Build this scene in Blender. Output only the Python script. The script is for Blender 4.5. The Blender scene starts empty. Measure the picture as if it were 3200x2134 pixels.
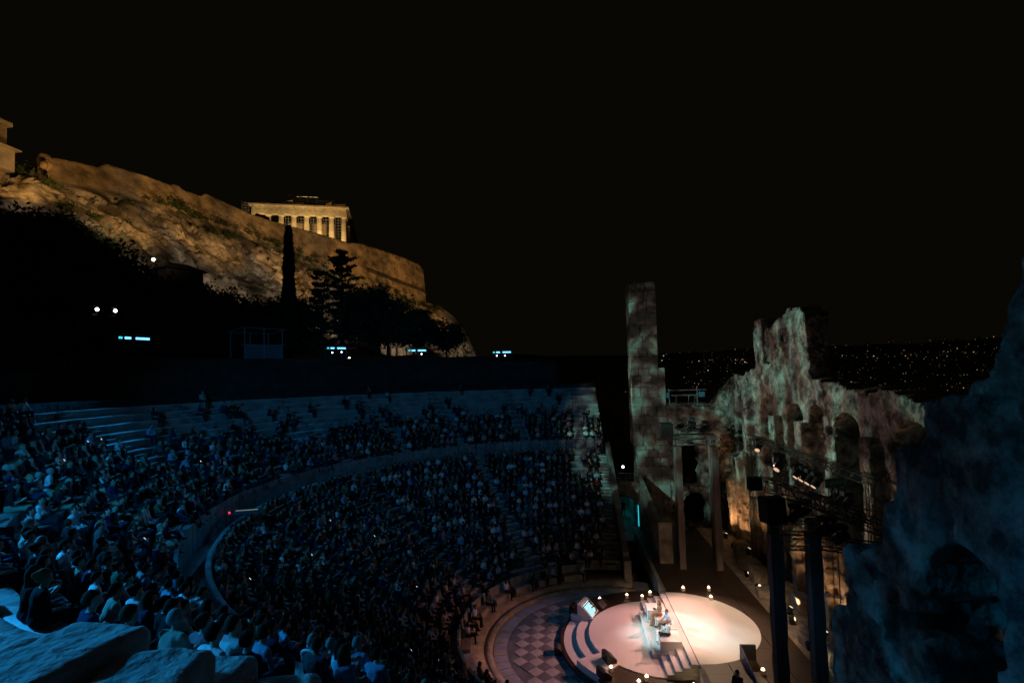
import bpy, bmesh, math, random
import numpy as np
from mathutils import Matrix, Vector

sc = bpy.context.scene
rng = np.random.default_rng(7)
random.seed(7)
R = math.radians
COL = sc.collection

# ------------------------------------------------------------------ camera
CAM = np.array([-31.3, 0.0, 15.2])
yaw, pitch, roll = R(4.83), R(2.8), R(1.55)
fwd = np.array([math.cos(pitch)*math.cos(yaw), math.cos(pitch)*math.sin(yaw), math.sin(pitch)])
rt0 = np.array([math.sin(yaw), -math.cos(yaw), 0.0])
up0 = np.cross(rt0, fwd)
rt = rt0*math.cos(roll) - up0*math.sin(roll)
up = rt0*math.sin(roll) + up0*math.cos(roll)
cd = bpy.data.cameras.new('camera')
cd.lens = 18.0; cd.sensor_width = 36.0; cd.clip_start = 0.05; cd.clip_end = 30000
cam = bpy.data.objects.new('camera', cd); COL.objects.link(cam)
M4 = Matrix(((rt[0], up[0], -fwd[0], CAM[0]), (rt[1], up[1], -fwd[1], CAM[1]), (rt[2], up[2], -fwd[2], CAM[2]), (0, 0, 0, 1)))
cam.matrix_world = M4
sc.camera = cam

# ------------------------------------------------------------------ world (night sky with a faint brown city glow) and moon
w = bpy.data.worlds.new('World'); sc.world = w; w.use_nodes = True
nt = w.node_tree; nt.nodes.clear()
sky = nt.nodes.new('ShaderNodeTexSky'); sky.sky_type = 'NISHITA'; sky.sun_disc = False
sky.sun_elevation = R(-6); sky.sun_rotation = R(200)
b1 = nt.nodes.new('ShaderNodeBackground'); b1.inputs['Strength'].default_value = 0.004
b2 = nt.nodes.new('ShaderNodeBackground'); b2.inputs['Color'].default_value = (0.0031, 0.0024, 0.0012, 1); b2.inputs['Strength'].default_value = 0.85
ad = nt.nodes.new('ShaderNodeAddShader'); wo = nt.nodes.new('ShaderNodeOutputWorld')
nt.links.new(sky.outputs[0], b1.inputs['Color']); nt.links.new(b1.outputs[0], ad.inputs[0])
nt.links.new(b2.outputs[0], ad.inputs[1]); nt.links.new(ad.outputs[0], wo.inputs[0])
sd = bpy.data.lights.new('moon', 'SUN'); sd.energy = 0.0015; sd.angle = R(0.5); sd.color = (0.8, 0.9, 1.0)
so = bpy.data.objects.new('moon', sd); COL.objects.link(so); so.rotation_euler = (R(40), 0, R(200))

sc.view_settings.view_transform = 'Standard'; sc.view_settings.look = 'None'
sc.view_settings.exposure = 0.0; sc.view_settings.gamma = 1.0
sc.render.engine = 'CYCLES'
sc.cycles.use_denoising = True
sc.cycles.max_bounces = 5; sc.cycles.diffuse_bounces = 3; sc.cycles.glossy_bounces = 2
sc.cycles.sample_clamp_indirect = 3.0
sc.cycles.caustics_reflective = False; sc.cycles.caustics_refractive = False

# ------------------------------------------------------------------ helpers: tagging, materials, meshes
def tag(o, label=None, cat=None, group=None, kind=None):
    if label: o['label'] = label
    if cat: o['category'] = cat
    if group: o['group'] = group
    if kind: o['kind'] = kind
    return o

def empty(name, loc=(0, 0, 0), rz=0.0):
    o = bpy.data.objects.new(name, None); COL.objects.link(o)
    o.location = loc; o.rotation_euler = (0, 0, rz); o.empty_display_size = 0.3
    return o

MATS = {}
def mat(name, col, rough=0.8, var=0.0, scale=2.0, bump=0.0, bscale=None, emis=None, es=0.0, metal=0.0, stretch=None, col2=None, detail=6.0, ramp=(0.35, 0.65), sheen=None):
    if name in MATS: return MATS[name]
    m = bpy.data.materials.new(name); m.use_nodes = True
    t = m.node_tree; b = t.nodes['Principled BSDF']
    b.inputs['Base Color'].default_value = (*col, 1); b.inputs['Roughness'].default_value = rough
    b.inputs['Metallic'].default_value = metal
    if emis:
        b.inputs['Emission Color'].default_value = (*emis, 1); b.inputs['Emission Strength'].default_value = es
    if var or bump or col2:
        tc = t.nodes.new('ShaderNodeTexCoord'); mp = t.nodes.new('ShaderNodeMapping')
        t.links.new(tc.outputs['Object'], mp.inputs['Vector'])
        if stretch: mp.inputs['Scale'].default_value = stretch
        n = t.nodes.new('ShaderNodeTexNoise'); n.inputs['Scale'].default_value = scale; n.inputs['Detail'].default_value = detail
        n.inputs['Roughness'].default_value = 0.62
        t.links.new(mp.outputs[0], n.inputs['Vector'])
        if var or col2:
            r = t.nodes.new('ShaderNodeValToRGB')
            c2 = col2 if col2 else tuple(c*(1-var) for c in col)
            c1 = col if col2 else tuple(min(1, c*(1+var*0.6)) for c in col)
            r.color_ramp.elements[0].position = ramp[0]; r.color_ramp.elements[0].color = (*c2, 1)
            r.color_ramp.elements[1].position = ramp[1]; r.color_ramp.elements[1].color = (*c1, 1)
            t.links.new(n.outputs['Fac'], r.inputs['Fac']); t.links.new(r.outputs[0], b.inputs['Base Color'])
        if bump:
            n2 = n
            if bscale:
                n2 = t.nodes.new('ShaderNodeTexNoise'); n2.inputs['Scale'].default_value = bscale; n2.inputs['Detail'].default_value = 8
                t.links.new(mp.outputs[0], n2.inputs['Vector'])
            bp = t.nodes.new('ShaderNodeBump'); bp.inputs['Strength'].default_value = min(1.0, bump); bp.inputs['Distance'].default_value = 0.25
            t.links.new(n2.outputs['Fac'], bp.inputs['Height']); t.links.new(bp.outputs[0], b.inputs['Normal'])
    MATS[name] = m
    return m

def emit(name, col, strength, sample=False):
    if name in MATS: return MATS[name]
    m = bpy.data.materials.new(name); m.use_nodes = True
    t = m.node_tree; t.nodes.clear()
    e = t.nodes.new('ShaderNodeEmission'); e.inputs[0].default_value = (*col, 1); e.inputs[1].default_value = strength
    o = t.nodes.new('ShaderNodeOutputMaterial'); t.links.new(e.outputs[0], o.inputs[0])
    if not sample:
        try: m.cycles.emission_sampling = 'NONE'
        except Exception: pass
    MATS[name] = m
    return m

def link(name, me, m=None, parent=None, loc=None):
    o = bpy.data.objects.new(name, me); COL.objects.link(o)
    if m is not None and not me.materials:
        for x in (m if isinstance(m, (list, tuple)) else [m]): me.materials.append(x)
    if parent is not None: o.parent = parent
    if loc is not None: o.location = loc
    return o

def npmesh(name, V, F, mi=None, smooth=False):
    V = np.asarray(V, dtype=np.float32); F = np.asarray(F, dtype=np.int32)
    me = bpy.data.meshes.new(name); k = F.shape[1]; n = len(F)
    me.vertices.add(len(V)); me.vertices.foreach_set('co', V.ravel())
    me.loops.add(n*k); me.loops.foreach_set('vertex_index', F.ravel())
    me.polygons.add(n); me.polygons.foreach_set('loop_start', np.arange(0, n*k, k, dtype=np.int32))
    if mi is not None: me.polygons.foreach_set('material_index', np.asarray(mi, dtype=np.int32))
    if smooth: me.polygons.foreach_set('use_smooth', np.ones(n, dtype=bool))
    me.update(calc_edges=True); me.validate()
    return me

class MB:
    """collects boxes, prisms and bars into one mesh"""
    def __init__(s): s.v = []; s.f = []; s.m = []; s.cm = 0
    def add(s, vs, fs):
        k = len(s.v); s.v += [tuple(p) for p in vs]; s.f += [tuple(i+k for i in f) for f in fs]; s.m += [s.cm]*len(fs)
    def box(s, x0, x1, y0, y1, z0, z1, c=0.0):
        if c <= 0:
            vs = [(x0,y0,z0),(x1,y0,z0),(x1,y1,z0),(x0,y1,z0),(x0,y0,z1),(x1,y0,z1),(x1,y1,z1),(x0,y1,z1)]
            s.add(vs, [(0,3,2,1),(4,5,6,7),(0,1,5,4),(1,2,6,5),(2,3,7,6),(3,0,4,7)])
        else:  # chamfered top and vertical edges
            def ring(z, d):
                return [(x0+d+c,y0+d,z),(x1-d-c,y0+d,z),(x1-d,y0+d+c,z),(x1-d,y1-d-c,z),(x1-d-c,y1-d,z),(x0+d+c,y1-d,z),(x0+d,y1-d-c,z),(x0+d,y0+d+c,z)]
            vs = ring(z0, 0)+ring(z1-c, 0)+ring(z1, c*0.7)
            fs = [tuple(range(7,-1,-1)), tuple(range(16,24))]
            for a in (0, 8):
                for i in range(8):
                    j = (i+1) % 8; fs.append((a+i, a+j, a+8+j, a+8+i))
            s.add(vs, fs)
        return s
    def bar(s, a, b, r=0.03, n=4):
        a = Vector(a); b = Vector(b); d = (b-a)
        if d.length < 1e-6: return s
        d.normalize(); u = d.orthogonal().normalized(); w_ = d.cross(u)
        vs = []
        for p in (a, b):
            for i in range(n):
                t = 2*math.pi*(i+0.5)/n; vs.append(p+u*(r*math.cos(t))+w_*(r*math.sin(t)))
        fs = [tuple(range(n-1,-1,-1)), tuple(range(n,2*n))]
        for i in range(n):
            j = (i+1) % n; fs.append((i, j, n+j, n+i))
        s.add(vs, fs); return s
    def lathe(s, c, prof, n=12, axis='z'):
        vs = []; fs = []
        for (r, z) in prof:
            for i in range(n):
                t = 2*math.pi*i/n
                p = (r*math.cos(t), r*math.sin(t), z)
                if axis == 'x': p = (z, r*math.cos(t), r*math.sin(t))
                if axis == 'y': p = (r*math.sin(t), z, r*math.cos(t))
                vs.append((c[0]+p[0], c[1]+p[1], c[2]+p[2]))
        for k in range(len(prof)-1):
            for i in range(n):
                j = (i+1) % n; fs.append((k*n+i, k*n+j, k*n+n+j, k*n+n+i))
        fs.append(tuple(range(n-1,-1,-1))); fs.append(tuple((len(prof)-1)*n+i for i in range(n)))
        s.add(vs, fs); return s
    def prism(s, poly, z0, z1):
        n = len(poly); vs = [(x,y,z0) for x,y in poly]+[(x,y,z1) for x,y in poly]
        fs = [tuple(range(n-1,-1,-1)), tuple(range(n,2*n))]
        for i in range(n):
            j = (i+1) % n; fs.append((i,j,n+j,n+i))
        s.add(vs, fs); return s
    def mesh(s, name='mesh'):
        me = bpy.data.meshes.new(name); me.from_pydata(s.v, [], s.f)
        if any(s.m): me.polygons.foreach_set('material_index', s.m)
        me.update(); return me
    def build(s, name, m, parent=None, loc=None):
        return link(name, s.mesh(name), m, parent, loc)

def vnoise(P, seed=0):
    """3D value noise, 0..1"""
    P = np.asarray(P, dtype=np.float64); I = np.floor(P).astype(np.int64); f = P-I; f = f*f*(3-2*f)
    def h(a):
        n = (a[..., 0]*374761393 + a[..., 1]*668265263 + a[..., 2]*2147483647 + seed*974711) & 0xFFFFFFFF
        n = ((n ^ (n >> 13))*1274126177) & 0xFFFFFFFF
        return ((n ^ (n >> 16)) & 0xFFFF)/65535.0
    out = 0
    for dx in (0, 1):
        for dy in (0, 1):
            for dz in (0, 1):
                wt = (f[..., 0] if dx else 1-f[..., 0])*(f[..., 1] if dy else 1-f[..., 1])*(f[..., 2] if dz else 1-f[..., 2])
                out = out + wt*h(I+np.array([dx, dy, dz]))
    return out
def fbm(P, oct=4, seed=0, gain=0.5):
    a = 1.0; s = 0; t = 0; P = np.asarray(P, dtype=np.float64)
    for k in range(oct):
        s = s + a*vnoise(P*(2.03**k), seed+k*17); t += a; a *= gain
    return s/t

def surfnet(F, lo, h):
    """naive surface nets: grid of distances -> quads"""
    nx, ny, nz = F.shape; ins = F < 0
    cnt = np.zeros((nx-1, ny-1, nz-1), dtype=np.float32); acc = np.zeros((nx-1, ny-1, nz-1, 3), dtype=np.float32)
    corners = [(i, j, k) for i in (0, 1) for j in (0, 1) for k in (0, 1)]
    sl = lambda c: (slice(c[0], nx-1+c[0]), slice(c[1], ny-1+c[1]), slice(c[2], nz-1+c[2]))
    for a in corners:
        for ax in range(3):
            if a[ax] == 1: continue
            b = list(a); b[ax] = 1; b = tuple(b)
            fa = F[sl(a)]; fb = F[sl(b)]; x = (ins[sl(a)] != ins[sl(b)])
            t = np.where(x, fa/np.where(x, fa-fb, 1), 0)
            for d in range(3):
                acc[..., d] += np.where(x, a[d] + (t if d == ax else 0), 0)
            cnt += x
    act = cnt > 0; idx = -np.ones(cnt.shape, dtype=np.int64); idx[act] = np.arange(act.sum())
    base = np.stack(np.nonzero(act), axis=1)
    V = (base + acc[act]/cnt[act][:, None])*h + np.asarray(lo)
    Q = []
    for ax in range(3):
        o = [d for d in range(3) if d != ax]
        s0 = [slice(None)]*3; s1 = [slice(None)]*3
        s0[ax] = slice(0, -1); s1[ax] = slice(1, None)
        for d in o: s0[d] = slice(1, -1); s1[d] = slice(1, -1)
        A = ins[tuple(s0)]; B = ins[tuple(s1)]
        e = np.stack(np.nonzero(A != B), axis=1); fl = A[A != B]
        c = e.copy(); c[:, o[0]] += 1; c[:, o[1]] += 1
        def cell(d0, d1):
            q = c.copy(); q[:, o[0]] -= d0; q[:, o[1]] -= d1
            return idx[q[:, 0], q[:, 1], q[:, 2]]
        q = np.stack([cell(1, 1), cell(0, 1), cell(0, 0), cell(1, 0)], axis=1)
        flip = fl if ax != 1 else ~fl
        q[~flip] = q[~flip][:, ::-1]
        Q.append(q)
    return V, np.concatenate(Q)

def spot(name, loc, target, power, col, size, blend=0.5, radius=0.15, gobo=None):
    d = bpy.data.lights.new(name, 'SPOT'); d.energy = power; d.color = col; d.spot_size = R(size); d.spot_blend = blend
    d.shadow_soft_size = radius
    o = bpy.data.objects.new(name, d); COL.objects.link(o); o.location = loc
    o.rotation_euler = (Vector(target)-Vector(loc)).to_track_quat('-Z', 'Y').to_euler()
    if gobo:
        d.use_nodes = True; t = d.node_tree; e = t.nodes['Emission']
        tc = t.nodes.new('ShaderNodeTexCoord'); n = t.nodes.new('ShaderNodeTexNoise')
        n.inputs['Scale'].default_value = gobo[0]; n.inputs['Detail'].default_value = 4; n.inputs['Distortion'].default_value = 0.6
        r = t.nodes.new('ShaderNodeValToRGB'); el = r.color_ramp.elements
        el[0].position = 0.40; el[0].color = (0.03, 0.035, 0.035, 1)
        el[1].position = 0.62; el[1].color = (*gobo[1][0], 1)
        x = el.new(0.47); x.color = (*gobo[1][1], 1)
        x = el.new(0.54); x.color = (*gobo[1][2], 1)
        mp = t.nodes.new('ShaderNodeMapping'); mp.inputs['Scale'].default_value = gobo[2] if len(gobo) > 2 else (1, 1, 1)
        t.links.new(tc.outputs['Normal'], mp.inputs[0]); t.links.new(mp.outputs[0], n.inputs['Vector'])
        t.links.new(n.outputs['Fac'], r.inputs['Fac']); t.links.new(r.outputs[0], e.inputs['Color'])
    return o
def point(name, loc, power, col, radius=0.05):
    d = bpy.data.lights.new(name, 'POINT'); d.energy = power; d.color = col; d.shadow_soft_size = radius
    o = bpy.data.objects.new(name, d); COL.objects.link(o); o.location = loc; return o

# ------------------------------------------------------------------ materials
M = {}
M['ground'] = mat('ground_earth', (0.05, 0.043, 0.03), 0.95, 0.5, 0.2, 0.4, 2.0)
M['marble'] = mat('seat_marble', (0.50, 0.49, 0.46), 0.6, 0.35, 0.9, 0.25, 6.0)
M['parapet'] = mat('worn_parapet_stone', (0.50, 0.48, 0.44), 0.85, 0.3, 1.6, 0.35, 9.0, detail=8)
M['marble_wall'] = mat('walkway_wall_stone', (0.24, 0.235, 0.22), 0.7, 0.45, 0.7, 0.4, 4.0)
M['ring'] = mat('orchestra_border_marble', (0.42, 0.42, 0.44), 0.4, 0.25, 1.2, 0.1, 6.0)
M['tile_l'] = mat('pale_marble_tile', (0.46, 0.44, 0.43), 0.32, 0.25, 1.5)
M['tile_d'] = mat('grey_marble_tile', (0.19, 0.19, 0.215), 0.32, 0.3, 1.5)
M['bench'] = mat('front_bench_limestone', (0.42, 0.36, 0.28), 0.75, 0.35, 1.5, 0.3, 6.0)
M['ruin'] = mat('ruin_masonry', (0.38, 0.35, 0.31), 0.95, 0.7, 1.3, 1.0, 4.0, detail=12, ramp=(0.40, 0.60))
M['rimstone'] = mat('dark_rubble_wall', (0.045, 0.040, 0.032), 0.95, 0.5, 0.6, 0.6, 2.5)  # very dark stone of the rim wall
M['ashlar'] = mat('ashlar_limestone', (0.36, 0.34, 0.30), 0.9, 0.45, 0.8, 0.6, 3.0)
M['warmstone'] = mat('podium_limestone', (0.42, 0.36, 0.28), 0.92, 0.5, 0.8, 0.8, 2.6)
M['deck'] = mat('brown_stage_deck', (0.050, 0.028, 0.017), 0.5, 0.35, 3.0, 0.06, 20.0, stretch=(1, 8, 1))
M['black'] = mat('matt_black', (0.012, 0.012, 0.014), 0.6)
M['darksteel'] = mat('dark_steel', (0.10, 0.105, 0.11), 0.45, metal=0.6)
M['alu'] = mat('aluminium_truss', (0.45, 0.46, 0.47), 0.4, metal=0.7)
M['white'] = mat('white_stage_paint', (0.78, 0.76, 0.74), 0.45, 0.05, 0.6)
M['riser'] = mat('white_step_paint', (0.74, 0.73, 0.73), 0.5, 0.05, 0.8)
M['citadel'] = mat('citadel_wall_stone', (0.40, 0.31, 0.20), 0.95, 0.6, 0.22, 1.0, 0.9, stretch=(1, 1, 1.6), detail=10, ramp=(0.38, 0.60))
M['rock'] = mat('limestone_crag', (0.40, 0.36, 0.31), 0.95, 0.7, 0.16, 1.0, 0.5, detail=10, ramp=(0.40, 0.58))
M['temple'] = mat('temple_marble', (0.62, 0.55, 0.42), 0.85, 0.3, 0.5, 0.3, 2.0)
M['leaf'] = mat('dark_foliage', (0.05, 0.065, 0.028), 0.8, 0.5, 0.6)
M['shrub'] = mat('crag_shrub_leaves', (0.05, 0.085, 0.025), 0.8, 0.5, 0.6)
M['bark'] = mat('tree_bark', (0.06, 0.045, 0.03), 0.95, 0.4, 3.0, 0.5, 8.0)
M['cloth'] = mat('grey_post_cloth', (0.20, 0.165, 0.15), 0.9, 0.3, 1.0, 0.12, 6.0, stretch=(3, 3, 0.3))

# ================================================================== THE SETTING
OY = -3.0                                    # the orchestra's centre is (0, OY)
def tilt(x, r): return -0.026*x*min(1.0, max(0.0, r/22.0))
def lower_z(i): return 0.48*i
def upper_z(i): return 8.3+0.45*i
def lower_r(i): return 10.0+0.72*i
def upper_r(i): return 22.0+0.78*i
NLOW, NUP = 15, 12
R_RIM = upper_r(NUP)                         # 31.36

def sm(a, b, x): t = np.clip((x-a)/(b-a), 0, 1); return t*t*(3-2*t)

# ground: one polar sheet from under the theatre to the horizon
def ground_height(X, Y):
    r = np.hypot(X, Y-OY); ang = np.arctan2(Y-OY, X)
    north = sm(-0.15, 0.35, np.sin(ang))
    terr = 15.9+ 0.02*r
    hill = terr + sm(42, 62, Y)*11*sm(-30, 20, X)*(1-sm(110, 190, X)) + sm(60, 85, Y)*8*(1-sm(110, 190, X))
    hill = hill*(1-sm(170, 420, r)) + (-25)*sm(170, 420, r)
    south = -2.0 - 26*sm(45, 240, r) - 20*sm(240, 900, r)
    z = south*(1-north)+hill*north
    z = np.where(r > 420, np.minimum(z, -40)+sm(420, 700, r)*0, z)
    far = sm(3200, 8500, r)*(330*fbm(np.stack([ang*4.5+9, r*0.0006, 0*r], -1), 4, 3)-20) + sm(1600, 3600, r)*40
    z = z+np.where(r > 700, far, 0)
    z = z+np.where((r > 45), (fbm(np.stack([X*0.06, Y*0.06, 0*X], -1), 3, 5)-0.5)*np.minimum(6, (r-45)*0.06), 0)
    return np.where(r < 33.0, -2.4, z)
rr = np.concatenate([[0.0, 12, 24, 32.9, 33.05], np.geomspace(34, 12000, 110)])
na = 240; aa = np.linspace(0, 2*math.pi, na, endpoint=False)
GX = np.outer(rr, np.cos(aa)); GY = np.outer(rr, np.sin(aa))+OY; GZ = ground_height(GX, GY)
V = np.stack([GX.ravel(), GY.ravel(), GZ.ravel()], 1)
i, j = np.meshgrid(np.arange(len(rr)-1), np.arange(na), indexing='ij'); j2 = (j+1) % na
F = np.stack([i*na+j, (i+1)*na+j, (i+1)*na+j2, i*na+j2], -1).reshape(-1, 4)
g = link('ground', npmesh('ground', V, F, smooth=True), M['ground']); tag(g, 'dark earth ground spreading from the theatre to the hills', kind='structure')

# ---- orchestra floor: base slab, pale and grey diamond tiles, border ring
orch = empty('orchestra_floor', (0, OY, -1.3)); tag(orch, 'diamond patterned marble orchestra floor around the stage', kind='structure')
mb = MB(); mb.prism([(9.4*math.cos(t), 9.4*math.sin(t)) for t in np.linspace(0, 2*math.pi, 72, endpoint=False)], -0.6, -0.03); mb.build('floor_slab', M['tile_d'], orch)
hd = 0.46
tile_mesh = {}
for nm_, mm in (('l', M['tile_l']), ('d', M['tile_d'])):
    q = MB(); e = hd-0.012
    q.prism([(e, 0), (0, e), (-e, 0), (0, -e)], -0.03, 0.0); tile_mesh[nm_] = q.mesh('tile'); tile_mesh[nm_].materials.append(mm)
for a in range(-16, 17):
    for b in range(-16, 17):
        x = (a+b)*hd; y = (a-b)*hd
        rr_ = math.hypot(x, y)
        if rr_ > 5.95 or y+OY < -0.9 and abs(x) < 6.2 and math.hypot(x, y+OY+5.7) < 5.2 or y+OY < -6.2: continue
        if y+OY < -4.5 and abs(x) < 5.6: continue
        me = tile_mesh['l' if (a+b) % 2 == 0 else 'd']
        o = link('tile', me, None, orch, (x, y, random.uniform(-0.003, 0.003)))
ringm = MB(); NB = 64
for k in range(NB):
    t0 = 2*math.pi*k/NB+0.002; t1 = 2*math.pi*(k+1)/NB-0.002
    if math.sin((t0+t1)/2) < -0.62: continue
    q = MB(); q.prism([(6.42*math.cos(t0), 6.42*math.sin(t0)), (7.2*math.cos(t0), 7.2*math.sin(t0)), (7.2*math.cos(t1), 7.2*math.sin(t1)), (6.42*math.cos(t1), 6.42*math.sin(t1))], -0.05, 0.012+random.uniform(-.004, .004))
    q.build('border_stone', M['ring'], orch)

# ---- curved steps between the orchestra and the front benches
def arc_angles(r, n, cut=-1.6):
    """angles of an arc of the cavea ended by the plane Y = OY+cut on both sides"""
    s = math.asin(max(-0.95, cut/r)); return np.linspace(s, math.pi-s, n)
def arc_profile(prof, n, cut=-1.6, rj=0.0, zj=0.0, tilted=True, seed=1):
    """sweep a closed (r,z) profile round the arc"""
    rows = []
    r_mean = sum(p[0] for p in prof)/len(prof)
    an = arc_angles(r_mean, n, cut)
    jz = (np.repeat(np.random.default_rng(seed).normal(0, 1, n//3+2), 3)[:n])*zj
    jr = (np.repeat(np.random.default_rng(seed+99).normal(0, 1, n//3+2), 3)[:n])*rj
    Vv = []
    for (r, z) in prof:
        x = (r+jr)*np.cos(an); y = (r+jr)*np.sin(an)+OY
        zz = z+jz+(np.array([tilt(a_, r) for a_ in x]) if tilted else 0)
        Vv.append(np.stack([x, y, zz], 1))
    Vv = np.stack(Vv, 0); k = len(prof); Fv = []
    ii, jj = np.meshgrid(np.arange(k), np.arange(n-1), indexing='ij'); i2 = (ii+1) % k
    Fv = np.stack([ii*n+jj, ii*n+jj+1, i2*n+jj+1, i2*n+jj], -1).reshape(-1, 4)
    Vall = Vv.reshape(-1, 3)
    # end caps as fans of quads
    c0 = [a*n for a in range(k)]; c1 = [a*n+n-1 for a in range(k)]
    caps = []
    for cset in (c0, c1[::-1]):
        for a in range(1, k-1, 2):
            caps.append([cset[0], cset[a], cset[a+1], cset[min(a+2, k-1)]] if a+2 < k else [cset[0], cset[a], cset[a+1], cset[a+1]])
    Fv = np.concatenate([Fv, np.array([c for c in caps if len(set(c)) == 4], dtype=int).reshape(-1, 4)])
    return Vall, Fv
steps_root = empty('orchestra_steps', (0, OY, -1.3)); tag(steps_root, 'low brown stone steps ringing the diamond floor', kind='structure')
for k, (r0, r1, z1) in enumerate(((7.25, 7.75, -1.16), (7.78, 9.75, -1.0))):
    V, F = arc_profile([(r0, -1.9), (r0, z1), (r1, z1), (r1, -1.9)], 70, -2.2, 0, 0.003, False, k)
    V = V-np.array([0, OY, -1.3]); link('step', npmesh('step', V, F), M['bench'], steps_root)

# ---- seating tiers: every row of seats is a part
def tier(name, label, n, rf, zf, base_z, cut, n0):
    root = empty(name, (0, OY, 0)); tag(root, label, 'seating')
    for k in range(n):
        r0 = rf(k); z = zf(k); dr = rf(1)-rf(0); dz = zf(1)-zf(0)
        prof = [(r0, z-dz-0.25), (r0+0.05, z-0.08), (r0-0.03, z-0.06), (r0-0.03, z), (r0+0.42, z+0.0), (r0+0.44, z-0.04), (r0+dr+0.06, z-0.045), (r0+dr+0.06, z-dz-0.25)]
        nn = int(60+r0*5)
        V, F = arc_profile(prof, nn, cut, 0.012, 0.008, True, 10*n0+k)
        V = V-np.array([0, OY, 0]); link('seat_row', npmesh('seat_row', V, F), M['marble'], root)
    return root
low = tier('lower_seating', 'curved marble seat rows of the lower cavea, full of people', NLOW, lower_r, lower_z, -1, -1.6, 1)
upp = tier('upper_seating', 'curved marble seat rows above the walkway, top rows almost empty', NUP, upper_r, upper_z, 6, -1.6, 2)
# stairs (small half steps laid on the rows)
def stairway(parent, n, rf, zf, ang, wdt=0.75):
    q = MB()
    c, s = math.cos(ang), math.sin(ang)
    for k in range(n):
        for h in (0, 1):
            r0 = rf(k)+ (0.40*0) - (0.36 if h == 0 else 0.0); z = zf(k)-(0.24 if h == 0 else 0.0)+0.012
            r1 = r0+0.40
            pts = []
            for (r_, e_) in ((r0, -1), (r1, -1), (r1, 1), (r0, 1)):
                x = c*r_-s*e_*wdt/2; y = s*r_+c*e_*wdt/2
                pts.append((x, y))
            zt = z+tilt(c*r0, r0)
            q.prism(pts, zt-0.3, zt)
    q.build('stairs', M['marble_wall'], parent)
LOW_ST = [R(-4.5), R(32), R(66), R(100), R(134), R(168)]
UP_ST = [R(2), R(17), R(34), R(50), R(66), R(83), R(100), R(117), R(134), R(150), R(166)]
for a in LOW_ST: stairway(low, NLOW, lower_r, lower_z, a)
for a in UP_ST: stairway(upp, NUP, upper_r, upper_z, a, 0.7)
# walkway, its retaining wall and the parapet behind the last lower row
wk = empty('walkway', (0, OY, 6.7)); tag(wk, 'curved stone walkway between the two seating tiers', kind='structure')
V, F = arc_profile([(20.75, 5.6), (20.75, 6.72), (22.05, 6.72), (22.05, 5.6)], 150, -1.6); V = V-np.array([0, OY, 6.7]); link('paving', npmesh('paving', V, F), M['marble'], wk)
wl = empty('walkway_wall', (0, OY, 6.7)); tag(wl, 'curved retaining wall of tall pale blocks behind the walkway', 'wall')
n_bl = 76; s0 = -1.6/22
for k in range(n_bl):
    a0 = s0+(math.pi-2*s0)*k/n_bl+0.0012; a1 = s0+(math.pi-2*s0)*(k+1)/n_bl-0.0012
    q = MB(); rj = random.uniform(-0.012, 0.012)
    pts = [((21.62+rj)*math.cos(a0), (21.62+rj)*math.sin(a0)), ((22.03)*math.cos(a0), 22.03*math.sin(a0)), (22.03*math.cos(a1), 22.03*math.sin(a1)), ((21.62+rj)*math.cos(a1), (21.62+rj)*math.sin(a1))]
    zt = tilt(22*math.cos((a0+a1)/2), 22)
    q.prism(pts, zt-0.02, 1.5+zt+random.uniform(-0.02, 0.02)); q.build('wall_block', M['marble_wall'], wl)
pr = empty('row_parapet', (0, OY, 6.3)); tag(pr, 'low curved stone parapet closing the back of the lower rows', 'parapet')
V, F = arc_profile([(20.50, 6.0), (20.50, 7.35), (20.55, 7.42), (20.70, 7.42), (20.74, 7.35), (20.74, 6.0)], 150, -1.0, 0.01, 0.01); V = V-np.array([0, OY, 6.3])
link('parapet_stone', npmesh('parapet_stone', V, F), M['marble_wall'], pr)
# rim terrace wall
rimw = empty('rim_wall', (0, OY, 13.5)); tag(rimw, 'dark rubble terrace wall behind the topmost seats', 'wall')
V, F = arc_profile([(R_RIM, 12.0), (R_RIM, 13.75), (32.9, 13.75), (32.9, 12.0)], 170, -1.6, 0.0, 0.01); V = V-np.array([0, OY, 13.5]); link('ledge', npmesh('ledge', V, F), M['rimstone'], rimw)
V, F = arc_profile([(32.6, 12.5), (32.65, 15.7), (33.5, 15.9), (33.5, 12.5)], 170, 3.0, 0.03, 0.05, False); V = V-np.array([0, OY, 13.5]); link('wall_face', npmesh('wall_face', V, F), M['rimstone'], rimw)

# ---- east end wall of the seats with its sloping coping
ew = empty('cavea_end_wall', (8, -4.8, -1.3)); tag(ew, 'sloping stone end wall beside the right-hand end of the seats', 'wall')
def sloped_wall(x0, z0, x1, z1, y0, y1, zb):
    q = MB(); q.add([(x0,y0,zb),(x1,y0,zb),(x1,y1,zb),(x0,y1,zb),(x0,y0,z0),(x1,y0,z1),(x1,y1,z1),(x0,y1,z0)], [(0,3,2,1),(4,5,6,7),(0,1,5,4),(1,2,6,5),(2,3,7,6),(3,0,4,7)]); return q
def addc(q, name, m, parent):
    P = parent.location; q.v = [(a-P[0], b-P[1], c-P[2]) for a, b, c in q.v]; return q.build(name, m, parent)
addc(sloped_wall(9.4, 0.55, 21.0, 7.2, -5.05, -4.72, -1.9), 'wall_body', M['ashlar'], ew)
addc(sloped_wall(9.2, 0.78, 21.0, 7.42, -5.12, -4.66, 0.0), 'coping', M['marble_wall'], ew)
qq = MB(); qq.box(8.3, 9.35, -5.15, -4.62, -1.9, 0.45, 0.03); addc(qq, 'end_pier', M['ashlar'], ew)
ewW = empty('cavea_end_wall', (-8, -4.8, -1.3)); tag(ewW, 'sloping stone end wall below the camera at the near end of the seats', 'wall')
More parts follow.
